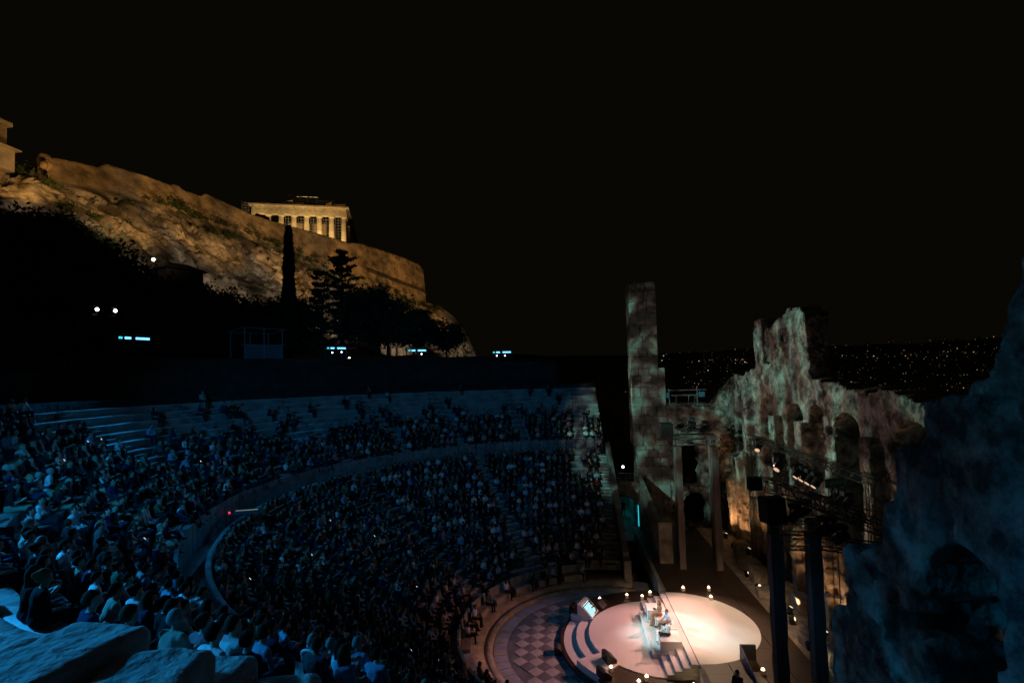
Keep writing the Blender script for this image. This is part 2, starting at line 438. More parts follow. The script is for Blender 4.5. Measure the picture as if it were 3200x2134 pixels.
addc(sloped_wall(-24.0, 10.0, -9.4, 0.55, -5.05, -4.72, -1.9), 'wall_body', M['ashlar'], ewW)

# ---- front benches with backs (marble thrones) round the orchestra
def bench(ang, wd, label):
    root = empty('front_bench', (8.75*math.cos(ang), 8.75*math.sin(ang)+OY, -1.0), ang+math.pi); tag(root, label, 'bench', 'stone benches along the orchestra edge')
    q = MB(); q.box(-0.28, 0.28, -wd/2, wd/2, 0.0, 0.42, 0.02); q.build('seat', M['bench'], root)
    q = MB(); q.add([(-0.42,-wd/2,0),(-0.26,-wd/2,0),(-0.26,wd/2,0),(-0.42,wd/2,0),(-0.50,-wd/2,0.92),(-0.38,-wd/2,0.95),(-0.38,wd/2,0.95),(-0.50,wd/2,0.92)], [(0,3,2,1),(4,5,6,7),(0,1,5,4),(1,2,6,5),(2,3,7,6),(3,0,4,7)]); q.build('backrest', M['bench'], root)
    return root
bench_angs = [R(x) for x in (14, 28, 42, 56, 70, 84, 98, 112, 126, 140)]
ordn = ['first', 'second', 'third', 'fourth', 'fifth', 'sixth', 'seventh', 'eighth', 'ninth', 'tenth', 'eleventh', 'twelfth']
for k, a in enumerate(bench_angs):
    bench(a, 1.7, 'stone bench with back, %s along the orchestra edge from the end pier' % ordn[k])

# ================================================================== STAGE
# low dark platform with white half disc, curved apron steps, straight steps to the upper stage
DCY = -5.7; RD = 4.25; ZL = -0.65
plat = empty('stage_platform', (0, DCY, -1.3)); tag(plat, 'round white floored stage platform with dark brown rim standing in the orchestra', 'stage')
P0 = Vector((0, DCY, -1.3))
def padd(q, name, m, parent=plat):
    q.v = [(a-P0.x, b-P0.y, c-P0.z) for a, b, c in q.v]; return q.build(name, m, parent)
def arcpts(r, a0, a1, n): return [(r*math.cos(t), DCY+r*math.sin(t)) for t in np.linspace(a0, a1, n)]
A0, A1 = R(66), R(118)       # apron steps span
# dark rim deck: ring sector pieces left and right of the apron
for (u0, u1) in ((R(-10), A0-R(2)), (A1+R(19), R(190))):
    q = MB(); q.prism(arcpts(5.95, u0, u1, 26)+arcpts(RD-0.1, u1, u0, 26), -0.80, -0.70); padd(q, 'rim_deck', M['deck'])
    q = MB(); q.prism(arcpts(5.88, u0, u1, 26)+arcpts(5.6, u1, u0, 26), -1.29, -0.80); padd(q, 'skirt', M['black'])
q = MB(); q.prism(arcpts(5.95, A0-R(2), A1+R(19), 26)+arcpts(5.75, A1+R(19), A0-R(2), 26), -1.29, -1.05); padd(q, 'skirt', M['deck'])
q = MB(); q.prism([(RD*math.cos(t), DCY+RD*math.sin(t)) for t in np.linspace(R(-14.3), R(194.3), 90)], -1.29, ZL); padd(q, 'disc_floor', M['white'])
q = MB(); q.prism(arcpts(5.0, A0, A1, 30)+arcpts(RD-0.05, A1, A0, 30), -1.29, -0.84); padd(q, 'apron_step', M['riser'])
q = MB(); q.prism(arcpts(5.74, A0, A1, 30)+arcpts(4.98, A1, A0, 30), -1.29, -1.03); padd(q, 'apron_step', M['riser'])
# cheek block on the near side of the apron
q = MB(); q.prism(arcpts(5.75, A1, A1+R(19), 12)+arcpts(RD-0.02, A1+R(19), A1, 12), -1.28, ZL-0.004); padd(q, 'cheek_block', M['riser'])
q = MB(); q.prism(arcpts(5.75, A0-R(2), A0, 4)+arcpts(RD-0.02, A0, A0-R(2), 4), -1.28, ZL-0.004); padd(q, 'cheek_block', M['riser'])
# straight steps
NS = 4
for k in range(NS):
    q = MB(); y1 = -5.12-0.41*k; q.box(-4.2+0.03*k, 4.05-0.03*k, -6.70, y1, -1.28 if k == 0 else ZL+0.16*k-0.001, ZL+0.16*(k+1)-0.004*k if k < NS-1 else -0.012, 0.008)
    padd(q, 'step', M['riser'])
q = MB(); q.box(-2.45, 2.35, -6.42, -4.72, ZL+0.003, -0.40, 0.01); padd(q, 'landing', M['white'])
# upper stage: deck panels, white half disc
stg = empty('upper_stage', (0, -9.5, -1.3)); tag(stg, 'dark brown panelled wooden stage in front of the ruined wall', 'stage')
S0 = Vector((0, -9.5, -1.3))
def sadd(q, name, m):
    q.v = [(a-S0.x, b-S0.y, c-S0.z) for a, b, c in q.v]; return q.build(name, m, stg)
q = MB(); q.box(-17.2, 17.2, -12.2, -6.78, -1.29, -0.06); sadd(q, 'stage_base', M['black'])
xs = np.arange(-17.1, 17.2, 1.22)
for xa in xs:
    for (ya, yb) in ((-12.3, -10.94), (-10.92, -9.56), (-9.54, -8.18), (-8.16, -6.76)):
        if -6.4 < xa < -3.5 and ya < -8.5 and yb > -10 and False: continue
        if xa+1.2 > 17.25: continue
        q = MB(); q.box(xa+0.006, xa+1.214, ya+0.006, yb-0.006, -0.055, -0.004+random.uniform(-.002, .002)); sadd(q, 'deck_panel', M['deck'])
q = MB(); q.prism([(4.12*math.cos(t), -6.76+4.25*math.sin(t)) for t in np.linspace(math.pi, 2*math.pi, 80)], -0.05, 0.008); sadd(q, 'half_disc', M['white'])
q = MB(); q.box(-4.12, 4.12, -6.775, -6.74, -0.64, 0.006); sadd(q, 'riser_face', M['riser'])
# parapets along the stage front beside the steps
for (xa, xb, lab) in ((4.3, 16.8, 'sloping white edged parapet along the stage front beyond the steps'), (-16.8, -4.5, 'white edged parapet along the stage front nearest the bottom frame edge')):
    o = empty('stage_parapet', ((xa+xb)/2, -6.7, -1.3)); tag(o, lab, 'parapet')
    q = MB(); q.box(xa-(xa+xb)/2, xb-(xa+xb)/2, -0.10, 0.10, 0.0, 1.26, 0.01); q.build('panel', M['ashlar'], o)
    q = MB(); q.box(xa-(xa+xb)/2, xb-(xa+xb)/2, -0.14, 0.14, 1.262, 1.34, 0.01); q.build('coping', M['marble_wall'], o)
# seat cubes on the landing
SEATS = []
for k, (xa, xb, ya, yb, lab) in enumerate(((1.22, 2.22, -6.2, -5.12, 'white cube beside the seated woman with a dark tablet on top'), (0.12, 1.1, -6.3, -5.45, 'white cube seat under the woman in the striped gown'), (-0.98, 0.02, -6.34, -5.6, 'white cube seat under the man in the blue shirt'), (-2.32, -1.1, -6.32, -5.16, 'wide white cube seat nearest the lower steps'))):
    o = empty('seat_cube', ((xa+xb)/2, (ya+yb)/2, -0.40)); tag(o, lab, 'cube', 'white cubes on the stage steps')
    q = MB(); q.box(-(xb-xa)/2, (xb-xa)/2, -(yb-ya)/2, (yb-ya)/2, 0.001, 0.52, 0.012); q.build('cube_body', M['white'], o)
    q = MB(); q.box(-(xb-xa)/2-0.01, (xb-xa)/2+0.01, -(yb-ya)/2-0.01, (yb-ya)/2+0.01, 0.522, 0.56, 0.01); q.build('cube_top', M['white'], o)
q = MB(); q.box(-0.13, 0.13, -0.09, 0.09, 0, 0.012, 0.004); o = q.build('tablet', M['black'], None, (1.42, -5.55, 0.163)); tag(o, 'small dark tablet lying on the white cube', 'tablet')
# teleprompter box
tp = empty('teleprompter', (2.55, -1.62, -1.02), R(-24)); tag(tp, 'white wedge box with bright tilted text screen at the platform edge', 'monitor')
q = MB(); w2 = 0.62
prof = [(-0.55, 0.0), (0.42, 0.0), (0.42, 0.35), (-0.30, 1.02), (-0.55, 1.02)]   # (y toward the audience is -), local: screen faces the stage (-y)
q.add([(-w2, -p[0], p[1]) for p in prof]+[(w2, -p[0], p[1]) for p in prof], [(0,1,2,3,4), (9,8,7,6,5)]+[(a, 5+a, 5+(a+1) % 5, (a+1) % 5) for a in range(5)]); q.build('housing', M['riser'], tp)
p2, p3 = Vector((0, -0.42, 0.35)), Vector((0, 0.30, 1.02)); dv = (p3-p2); nv = Vector((0, -dv.z, dv.y)).normalized()
def scr(u0, u1, v0, v1, off):
    pts = [p2+dv*v0+Vector((u0, 0, 0)), p2+dv*v0+Vector((u1, 0, 0)), p2+dv*v1+Vector((u1, 0, 0)), p2+dv*v1+Vector((u0, 0, 0))]
    return [tuple(p+nv*off) for p in pts]+[tuple(p+nv*(off-0.008)) for p in pts]
BX = [(3,2,1,0), (4,5,6,7), (0,1,5,4), (1,2,6,5), (2,3,7,6), (3,0,4,7)]
q = MB(); q.add(scr(-0.56, 0.56, 0.06, 0.95, 0.012), BX); sf = q.build('screen', M['black'], tp)
lens = [0.9, 0.80, 0.88, 0.78, 0.86, 0.92, 0.62, 0.88, 0.94, 0.9, 0.84, 0.93]
q = MB()
for k in range(12):
    v1 = 0.90-0.068*k - (0.045 if k > 0 else 0)
    wl_ = 1.02*lens[k]*(0.55 if k == 11 else 1)
    q.add(scr(-0.52, -0.52+wl_, v1-0.056, v1, 0.018), BX)
q.build('text_lines', emit('screen_text', (0.55, 0.95, 1.0), 1.15, True), sf)
# candle boxes
wax = mat('candle_box_paper', (0.75, 0.68, 0.62), 0.6, emis=(1.0, 0.45, 0.2), es=0.05)
flame = emit('candle_flame', (1.0, 0.72, 0.38), 9.0)
q = MB(); q.box(-0.1, 0.1, -0.1, 0.1, 0, 0.2, 0.008); wax_me = q.mesh('box'); wax_me.materials.append(wax)
q = MB(); q.lathe((0, 0, 0.2), [(0.04, 0.0), (0.08, 0.012), (0.075, 0.04), (0.04, 0.075), (0.012, 0.11)], 8); fl_me = q.mesh('flame'); fl_me.materials.append(flame)
CANDLES = [(4.25, -2.45, -0.7, 'candle box behind the white disc, nearest the text screen'), (4.85, -4.32, -0.7, 'candle box behind the white disc, halfway to the steps'), (4.70, -5.32, -0.7, 'candle box just beyond the top end of the steps'),
           (5.30, -5.95, -0.7, 'candle box by the far end of the steps, closest to the parapet'), (4.41, -7.98, 0.0, 'candle box on the brown stage directly behind the half disc'), (4.45, -9.65, 0.0, 'candle box on the brown stage farthest behind the half disc'),
           (3.10, -9.4, 0.0, 'candle box on the brown stage close behind the half disc rim'), (-3.62, -2.36, -0.7, 'candle box on the platform rim below the black floor monitor'), (-4.35, -4.05, -0.7, 'candle box on the near platform rim, brightest of its pair'),
           (-4.75, -3.60, -0.7, 'candle box cut by the bottom edge beside the platform rim'), (-4.95, -6.2, -0.7, 'candle box below the near end of the white steps'), (-4.8, -9.54, 0.0, 'candle box alone on the brown deck near the tall posts'), (3.75, -1.25, -0.7, 'candle box half hidden behind the text screen')]
for (x, y, z, lab) in CANDLES:
    o = empty('candle_box', (x, y, z), random.uniform(0, 1.5)); tag(o, lab, 'candle', 'candle boxes around the stage')
    link('box', wax_me, None, o); link('flame', fl_me, None, o)
    point('candle_light', (x, y, z+0.42), 1.6, (1.0, 0.58, 0.25), 0.05)
# floor monitors (wedge loudspeakers)
def wedge(x, y, z, rz, s, lab):
    o = empty('floor_monitor', (x, y, z), rz); tag(o, lab, 'speaker', 'black wedge monitors on the platform')
    q = MB(); pr_ = [(-0.22, 0), (0.22, 0), (0.24, 0.10), (-0.06, 0.36), (-0.2, 0.36)]; w_ = 0.30
    q.add([(-w_*s, a*s, b*s) for a, b in pr_]+[(w_*s, a*s, b*s) for a, b in pr_], [(0,1,2,3,4), (9,8,7,6,5)]+[(a, 5+a, 5+(a+1) % 5, (a+1) % 5) for a in range(5)])
    q.build('cabinet', M['black'], o)
    q = MB(); a = Vector((0, 0.235*s, 0.115*s)); b = Vector((0, -0.05*s, 0.355*s)); n_ = Vector((0, 0.26, 0.30)).normalized()*0.012
    q.add([tuple(p+n_+Vector((e*0.27*s, 0, 0))) for p, e in ((a, -1), (a, 1), (b, 1), (b, -1))]+[tuple(p+Vector((e*0.27*s, 0, 0))) for p, e in ((a, -1), (a, 1), (b, 1), (b, -1))], BX[:1]+BX[2:]); q.build('grille', mat('speaker_grille', (0.03, 0.03, 0.033), 0.5, 0.5, 60), o)
wedge(-2.75, -2.35, ZL+0.001, R(200), 1.25, 'black wedge floor monitor on the near edge of the white disc')
wedge(-4.15, -1.95, -0.699, R(205), 1.2, 'black wedge floor monitor on the dark rim at the bottom')
wedge(3.35, -2.45, -0.699, R(150), 1.2, 'black wedge floor monitor behind the text screen')
wedge(4.0, -0.75, -1.29, R(160), 1.3, 'black wedge speaker on the orchestra floor past the text screen')
wedge(-0.9, 0.35, -1.29, R(180), 1.1, 'black wedge speaker on the orchestra floor below the curved steps')

q = MB(); pts = [(-2.95, -2.1, ZL+0.012), (-3.2, -1.9, ZL+0.01), (-3.5, -1.75, -0.69), (-3.9, -1.9, -0.69), (-4.1, -1.8, -0.69)]
for a in range(4): q.bar(pts[a], pts[a+1], 0.014, 5)
o = q.build('cable', mat('white_cable', (0.6, 0.58, 0.55), 0.5)); tag(o, 'thin white cable between the two near floor monitors', 'cable')
# ================================================================== RUINED STAGE WALL
def ruin(name, lo, hi, h, sdf, m, amp=0.35, ns=0.45, parent=None, seed=1, vstretch=1.0, blk=None):
    lo = np.array(lo, float); hi = np.array(hi, float); n = np.ceil((hi-lo)/h).astype(int)+1
    g = np.stack(np.meshgrid(*[lo[k]+h*np.arange(n[k]) for k in range(3)], indexing='ij'), -1)
    d = sdf(g[..., 0], g[..., 1], g[..., 2])
    sc_ = np.array([ns, ns, ns*vstretch])
    near = np.abs(d) < amp*1.8+0.15
    p = g[near]; off = (fbm(p*sc_, 5, seed, 0.62)-0.5)*2*amp
    if blk:
        ax_, bw, bh, ba = blk
        z = p[:, 2]+0.12*(vnoise(p*0.5, seed+5)-0.5); row = np.floor(z/bh); u = p[:, ax_]/bw+0.5*(row % 2)+0.37*vnoise(np.stack([row, 0*row, 0*row], 1), seed+2); cid = np.floor(u)
        hsh = vnoise(np.stack([cid, row, 0*row], 1), seed+7); fu = np.abs(u-cid-0.5)*2; fz = np.abs(z/bh-row-0.5)*2
        msk = np.clip((fbm(p*0.35, 3, seed+9)-0.40)*7, 0.12, 1)
        off = off+msk*((hsh-0.5)*2*ba+ba*0.9*(np.maximum(fu**6, fz**4)))
        off = off+np.where(hsh > 0.93, 0.16*msk, 0)
    nz_ = np.zeros_like(d); nz_[near] = off
    V, Q = surfnet(d+nz_, lo, h)
    return V, Q
def boxd(x, y, z, x0, x1, y0, y1, z0, z1):
    return np.maximum(np.maximum(np.maximum(x0-x, x-x1), np.maximum(y0-y, y-y1)), np.maximum(z0-z, z-z1))
def archd(x, z, xc, wd, z0, ztop):
    r = wd/2; zc = ztop-r
    return np.where(z > zc, np.hypot(x-xc, z-zc)-r, np.maximum(np.abs(x-xc)-r, z0-z))
sk = empty('stage_wall', (3, -17.3, -2)); tag(sk, 'tall eroded stone stage wall with a row of arched windows and jagged top', 'ruin')
SKO = np.array([3, -17.3, -2.0])
TOPX = np.array([-16, -12, -9, -6, -4.5, -3, 0, 3.6, 4.0, 4.05, 5, 6.2, 7.5, 8.5, 9.8, 10.4, 10.6, 11.0, 11.2, 12.9, 13.0, 14.3, 14.4, 15.4, 15.5, 18.2, 18.3, 20.4])
TOPZ = np.array([12.6, 12.9, 13.1, 13.0, 13.4, 13.3, 13.6, 13.9, 14.0, 18.0, 18.9, 18.8, 18.2, 18.3, 17.7, 17.6, 17.4, 17.5, 18.4, 18.5, 14.6, 14.4, 14.0, 14.3, 13.8, 13.9, 12.6, 12.2])
ARCH = [(17.0, 2.0, 7.2, 12.0), (11.4, 2.2, 6.8, 12.1), (6.3, 2.2, 7.0, 12.1), (0.0, 2.5, 5.6, 12.0), (-5.6, 2.5, 8.3, 12.1), (-11.0, 2.2, 7.0, 11.8)]
def sk_sdf(x, y, z):
    top = np.interp(x, TOPX, TOPZ)
    d = boxd(x, y, z, -16, 20.4, -18.2, -16.5, -1.9, 30)
    d = np.maximum(d, (z-top)*0.8)
    d = np.maximum(d, np.maximum(z-14.2, -0.6-z)*0+np.where(z > 14.0, np.abs(y+17.2)-0.75, -9))
    for (xc, wd, z0, zt) in ARCH:
        d = np.maximum(d, -np.maximum(archd(x, z, xc, wd, z0, zt), -(y+20)*0-9))
    nich = np.maximum(archd(x, z, 3.3, 1.9, 7.6, 12.1), -17.2-y)       # blind niche between two windows
    d = np.maximum(d, -nich)
    # projecting wall piers between the windows
    for xp in (14.3, 8.8, 4.9, -2.6, -8.4):
        d = np.minimum(d, np.maximum(boxd(x, y, z, xp-0.55, xp+0.55, -17.0, -15.95, -1.9, 11.0), (z-top)))
    # vertical slot by the narrow pinnacle
    d = np.maximum(d, -boxd(x, y, z, 10.5, 11.1, -19, -15, 14.9, 30))
    return d
V, Q = ruin('wall', (-16.6, -19.2, -2.2), (21.2, -15.2, 20.0), 0.13, sk_sdf, None, 0.24, 0.5, seed=3, vstretch=0.6, blk=(0, 0.95, 0.5, 0.10))
link('wall_masonry', npmesh('wall_masonry', V-SKO, Q, smooth=False), M['ruin'], sk)
# lower storey: podium with niches and piers
def pod_sdf(x, y, z):
    top = 5.2+1.1*np.sin(x*0.9+1)+0.8*np.sin(x*2.3)+np.where(x > 14, 0.4, 0)
    top = np.where(x < -1, top-1.6, top)
    d = boxd(x, y, z, -15, 17.6, -16.9, -15.45, -1.9, 20); d = np.maximum(d, (z-top)*0.7)
    for xc, wd, zt in ((12.7, 1.5, 3.9), (9.2, 2.2, 4.4), (5.6, 1.4, 3.8), (2.2, 1.6, 4.0), (-2.2, 2.2, 3.6), (-6, 1.4, 3.3), (-10, 1.4, 3.3)):
        d = np.maximum(d, -np.maximum(archd(x, z, xc, wd, 0.5, zt), -16.3-y))
    for xp in (16.4, 14.1, 11.2, 7.2, 3.9, 0.2):
        d = np.minimum(d, np.maximum(boxd(x, y, z, xp-0.42, xp+0.42, -15.6, -14.95, -1.9, 20), z-(top-0.5)))
    return d
V, Q = ruin('podium', (-15.6, -17.6, -2.2), (18.4, -14.4, 8.2), 0.12, pod_sdf, None, 0.16, 0.8, seed=9, vstretch=0.8, blk=(0, 1.0, 0.55, 0.06))
link('podium_masonry', npmesh('podium_masonry', V-SKO, Q, smooth=False), M['warmstone'], sk)
q = MB()
q.box(-17, 18, -15.0, -12.36, -1.6, -0.12); q.v = [(a-SKO[0], b-SKO[1], c-SKO[2]) for a, b, c in q.v]; q.build('wall_foot_paving', M['bench'], sk)

# east wing wall (faces the camera), with low arch and doorway
ea = empty('east_wing_wall', (20.8, -13.5, -2)); tag(ea, 'lower broken wall with a dark doorway joining tower and stage wall', 'ruin')
EAO = np.array([20.8, -13.5, -2.0])
def ea_sdf(x, y, z):
    top = np.interp(y, [-17, -16.3, -15.6, -15.2, -14.8, -10.6], [13.6, 12.4, 11.9, 11.1, 10.85, 11.0])
    d = boxd(x, y, z, 20.0, 21.6, -17.2, -10.5, -1.9, 30); d = np.maximum(d, z-top)
    d = np.maximum(d, -np.maximum(archd(y, z, -12.7, 1.7, 3.2, 7.6), -9))
    d = np.maximum(d, -np.maximum(archd(y, z, -13.0, 2.2, -0.5, 2.6), -9))
    return d
V, Q = ruin('wing', (19.4, -17.8, -2.2), (22.4, -10.0, 14.4), 0.13, ea_sdf, None, 0.14, 0.9, seed=21, vstretch=1.2, blk=(1, 0.8, 0.42, 0.08))
link('wing_masonry', npmesh('wing_masonry', V-EAO, Q, smooth=False), M['ruin'], ea)
for k in range(11):     # cap stones
    q = MB(); y = -15.0+0.42*k; q.box(-0.25+random.uniform(-.1, .1), 0.5, y-0.19, y+0.19, 0, random.uniform(0.16, 0.3), 0.05); q.v = [(a, b-EAO[1], c+12.9) for a, b, c in q.v]; q.build('cap_stone', M['ashlar'], ea)

# east tower built of ashlar blocks
tw = empty('east_tower', (21.2, -9, -2)); tag(tw, 'tall slender stone tower at the end of the seats', 'tower')
def blocks(y0f, y1f, z0, z1, ch, x0, x1, nmin, parent, O, jit=0.035, rag=0.0):
    z = z0; k = 0
    while z < z1-0.2:
        hh = ch*random.uniform(0.8, 1.2); hh = min(hh, z1-z)
        a, b = y0f(z), y1f(z); n = nmin if k % 2 == 0 else nmin+1
        cuts = [a]+sorted(a+(b-a)*(i+random.uniform(-.18, .18))/n for i in range(1, n))+[b]
        for i in range(n):
            q = MB(); j = lambda: random.uniform(-jit, jit)
            q.box(x0+j(), x1+j(), cuts[i]+0.02, cuts[i+1]-0.02, z+0.018, z+hh-0.012, 0.045)
            q.v = [(p[0]-O[0]+random.uniform(-.012, .012), p[1]-O[1], p[2]-O[2]+random.uniform(-.01, .01)) for p in q.v]; q.build('block', M['ashlar'], parent)
        z += hh; k += 1
TWO = (21.2, -9, -2)
blocks(lambda z: -10.02-0.0*z, lambda z: -7.35, 14.7, 23.2, 1.0, 20.0, 22.2, 2, tw, TWO, 0.08)
blocks(lambda z: -10.6, lambda z: -7.3, 7.2, 14.7, 0.95, 19.85, 22.2, 3, tw, TWO, 0.09)
blocks(lambda z: -10.7, lambda z: -7.6, 2.6, 7.2, 0.8, 19.8, 22.2, 3, tw, TWO, 0.06)
blocks(lambda z: -10.7, lambda z: -7.75, -1.9, 2.6, 0.8, 19.8, 22.2, 3, tw, TWO, 0.05)
q = MB(); q.box(20.25, 22.0, -9.8, -7.55, -1.9, 22.6); q.v = [(a-TWO[0], b-TWO[1], c-TWO[2]) for a, b, c in q.v]; q.build('core', M['ruin'], tw)
# parodos gate: arch wall between seats and tower, lit passage behind
pg = empty('side_gate', (20.5, -6.2, -1.3)); tag(pg, 'low arched stone gate with a teal lit passage beside the tower', 'gate')
PGO = np.array([20.5, -6.2, -1.3])
def pg_sdf(x, y, z):
    d = boxd(x, y, z, 19.9, 21.1, -7.7, -4.9, -1.9, 3.6)
    d = np.maximum(d, -archd(y, z, -6.25, 2.1, -3, 2.25)); return d
V, Q = ruin('gate', (19.4, -8.2, -2.2), (21.6, -4.4, 4.2), 0.1, pg_sdf, None, 0.05, 1.6, seed=31)
link('gate_masonry', npmesh('gate_masonry', V-PGO, Q, smooth=True), M['ashlar'], pg)
q = MB(); q.box(20.9, 28, -7.6, -7.45, -1.6, 2.6); q.box(20.9, 28, -5.05, -4.9, -1.6, 2.6); q.box(27.8, 28, -7.6, -4.9, -1.6, 2.6); q.box(20.9, 28, -7.6, -4.9, 2.6, 2.75)
q.v = [(a-PGO[0], b-PGO[1], c-PGO[2]) for a, b, c in q.v]; q.build('passage_wall', M['marble_wall'], pg)
q = MB(); q.box(16.0, 28, -7.45, -5.05, -1.6, -0.62); q.v = [(a-PGO[0], b-PGO[1], c-PGO[2]) for a, b, c in q.v]; q.build('passage_floor', M['marble_wall'], pg)
q = MB()
for y in np.linspace(-7.5, -5.0, 9): q.bar((20.0, y, 3.55), (20.0, y, 4.5), 0.02)
q.bar((20.0, -7.6, 4.5), (20.0, -4.9, 4.5), 0.03); q.bar((20.0, -7.6, 4.05), (20.0, -4.9, 4.05), 0.02)
q.v = [(a-PGO[0], b-PGO[1], c-PGO[2]) for a, b, c in q.v]; q.build('railing', M['darksteel'], pg)
q = MB(); q.bar((19.75, -7.5, -0.5), (19.75, -7.5, 1.5), 0.03, 8); o = q.build('light_tube', emit('teal_tube', (0.02, 0.55, 0.65), 1.6, True), None); tag(o, 'thin upright teal light tube beside the arched gate', 'light')
point('passage_light', (24.5, -6.3, 2.2), 26, (0.03, 0.75, 0.85), 0.15)
pl = empty('work_lamp', (19.9, -6.2, 5.0)); tag(pl, 'small white work lamp above the arched gate', 'lamp')
q = MB(); q.bar((0, 0, -0.55), (0, 0, 0.1), 0.03); q.build('stem', M['darksteel'], pl)
q = MB(); q.lathe((-0.05, 0, 0.15), [(0.02, -0.1), (0.11, -0.06), (0.13, 0.05), (0.05, 0.1)], 10, 'x'); q.build('bulb', emit('work_lamp_bulb', (1.0, 0.95, 0.85), 5), pl)
# wing block of the stage (pink lit pier and blue curtain wall)
o = empty('stage_side_pier', (9.6, -7.9, 0)); tag(o, 'square stone pier standing on the far corner of the stage', 'pier')
q = MB(); q.box(-0.5, 0.6, -0.5, 0.5, 0, 2.9, 0.02); q.build('shaft', M['warmstone'], o)
q = MB(); q.box(-0.56, 0.66, -0.56, 0.56, 2.902, 3.1, 0.02); q.build('cap', M['warmstone'], o)
o = empty('stage_side_wall', (14.2, -7.4, 0)); tag(o, 'smooth side wall of the stage wing behind the square pier', 'wall')
q = MB(); q.add([(-4.0, -0.35, 0), (4.5, -0.35, 0), (4.5, 0.0, 0), (-4.0, 0.0, 0), (-4.0, -0.35, 3.0), (4.5, -0.35, 4.6), (4.5, 0, 4.6), (-4.0, 0, 3.0)], [(0,3,2,1),(4,5,6,7),(0,1,5,4),(1,2,6,5),(2,3,7,6),(3,0,4,7)]); q.build('wall_panel', M['ashlar'], o)

# west wing (the blue lit rock-like wall near the camera)
ww = empty('west_wing_ruin', (-17, -10, -2)); tag(ww, 'huge rough ruin wall at the right edge, deep blue with dark arch', 'ruin')
WWO = np.array([-17, -10, -2.0])
WX = np.array([-30, -23.5, -22.3, -21.2, -20.75, -20.5, -20.3, -20.05, -19.4, -17.75, -17.5, -16.45, -16.3, -15.7, -15.5, -13.9, -13.7, -12.9, -12.7, -12.3, -12.1])
WZ = np.array([19.5, 19.3, 18.9, 18.6, 18.2, 16.8, 15.9, 14.7, 14.25, 14.05, 13.0, 12.75, 11.4, 11.2, 9.6, 9.2, 7.1, 6.8, 4.2, 4.0, 0.0])
def ww_sdf(x, y, z):
    top = np.interp(x, WX, WZ)
    d = boxd(x, y, z, -27, -12.0, -11.2, -9.0, -1.9, 30); d = np.maximum(d, (z-top)*0.6)
    d = np.maximum(d, -np.maximum(archd(x, z, -18.7, 2.5, 2.0, 10.9), -10.6-y))
    d = np.maximum(d, -np.maximum(boxd(x, y, z, -18.0, -16.75, -12, -8, 8.2, 9.1), -10.3-y))
    return d
V, Q = ruin('west', (-27.6, -12.0, -2.2), (-11.4, -8.2, 20.4), 0.115, ww_sdf, None, 0.40, 0.45, seed=41, vstretch=0.6, blk=(0, 0.8, 0.42, 0.10))
link('wall_masonry', npmesh('wall_masonry', V-WWO, Q, smooth=False), M['ruin'], ww)

# ---- stone mass in the foreground: loose big blocks of the parapet near the camera
fp = empty('foreground_parapet', (-29, 3, 12)); tag(fp, 'broken parapet of big worn stone blocks in the bottom left corner', 'parapet')
FPO = Vector((-29, 3, 12))
FB = [  # x, y, top z, sx, sy, rot
 (-27.75, 5.6, 13.32, 1.0, 1.1, 8), (-27.85, 4.55, 13.30, 0.95, 0.85, 4), (-27.8, 3.70, 13.42, 1.05, 0.78, -5), (-28.0, 2.9, 13.40, 0.95, 0.75, 10), (-28.3, 2.2, 13.3, 0.9, 0.6, 16),
 (-28.55, 1.65, 13.22, 0.75, 0.55, 20), (-28.75, 1.1, 13.12, 0.7, 0.5, 18), (-28.8, 0.55, 13.05, 0.75, 0.5, 10),
 (-28.75, 6.0, 13.10, 1.0, 1.2, 5), (-28.85, 4.8, 13.16, 0.9, 1.1, 3), (-28.9, 3.75, 13.22, 1.0, 0.9, -4), (-29.05, 2.9, 13.18, 1.0, 0.8, 8), (-29.35, 2.1, 13.12, 1.0, 0.8, 14), (-29.55, 1.3, 13.05, 0.9, 0.7, 12), (-29.65, 0.6, 12.98, 0.9, 0.65, 6),
 (-27.5, 2.85, 13.10, 0.9, 0.7, 6), (-27.45, 2.25, 12.98, 0.9, 0.6, 10),
 (-29.8, 5.0, 13.0, 1.0, 1.6, 4), (-30.0, 3.6, 13.06, 1.1, 1.2, 0), (-30.2, 2.4, 13.02, 1.1, 1.1, 6), (-30.4, 1.3, 12.95, 1.0, 1.0, 6), (-30.5, 0.3, 12.9, 1.0, 0.9, 0)]
for (x, y, zt, sx, sy, ro) in FB:
    zt -= 0.16 if y > 3.3 else (0.22 if y > 2.5 else 0.27)
    lo = (-sx/2-0.1, -sy/2-0.1, -1.6); hi = (sx/2+0.1, sy/2+0.1, 0.12)
    def bs(xx, yy, zz, sx=sx, sy=sy):
        qx = np.abs(xx)-(sx/2-0.10); qy = np.abs(yy)-(sy/2-0.10); qz = np.abs(zz+0.75)-0.65
        return np.sqrt(np.maximum(qx, 0)**2+np.maximum(qy, 0)**2+np.maximum(qz, 0)**2)+np.minimum(np.maximum(qx, np.maximum(qy, qz)), 0)-0.085+0.02*(vnoise(np.stack([xx, yy, zz], -1)*9, 3)-0.5)
    V, Q = ruin('b', lo, hi, 0.045, bs, None, 0.028, 2.4, seed=int(abs(x*y*100)) % 997)
    o = link('block', npmesh('block', V, Q, smooth=True), M['parapet'], fp, (x-FPO.x, y-FPO.y, zt-FPO.z)); o.rotation_euler = (R(random.uniform(-3, 3)), R(random.uniform(-3, 3)), R(ro))

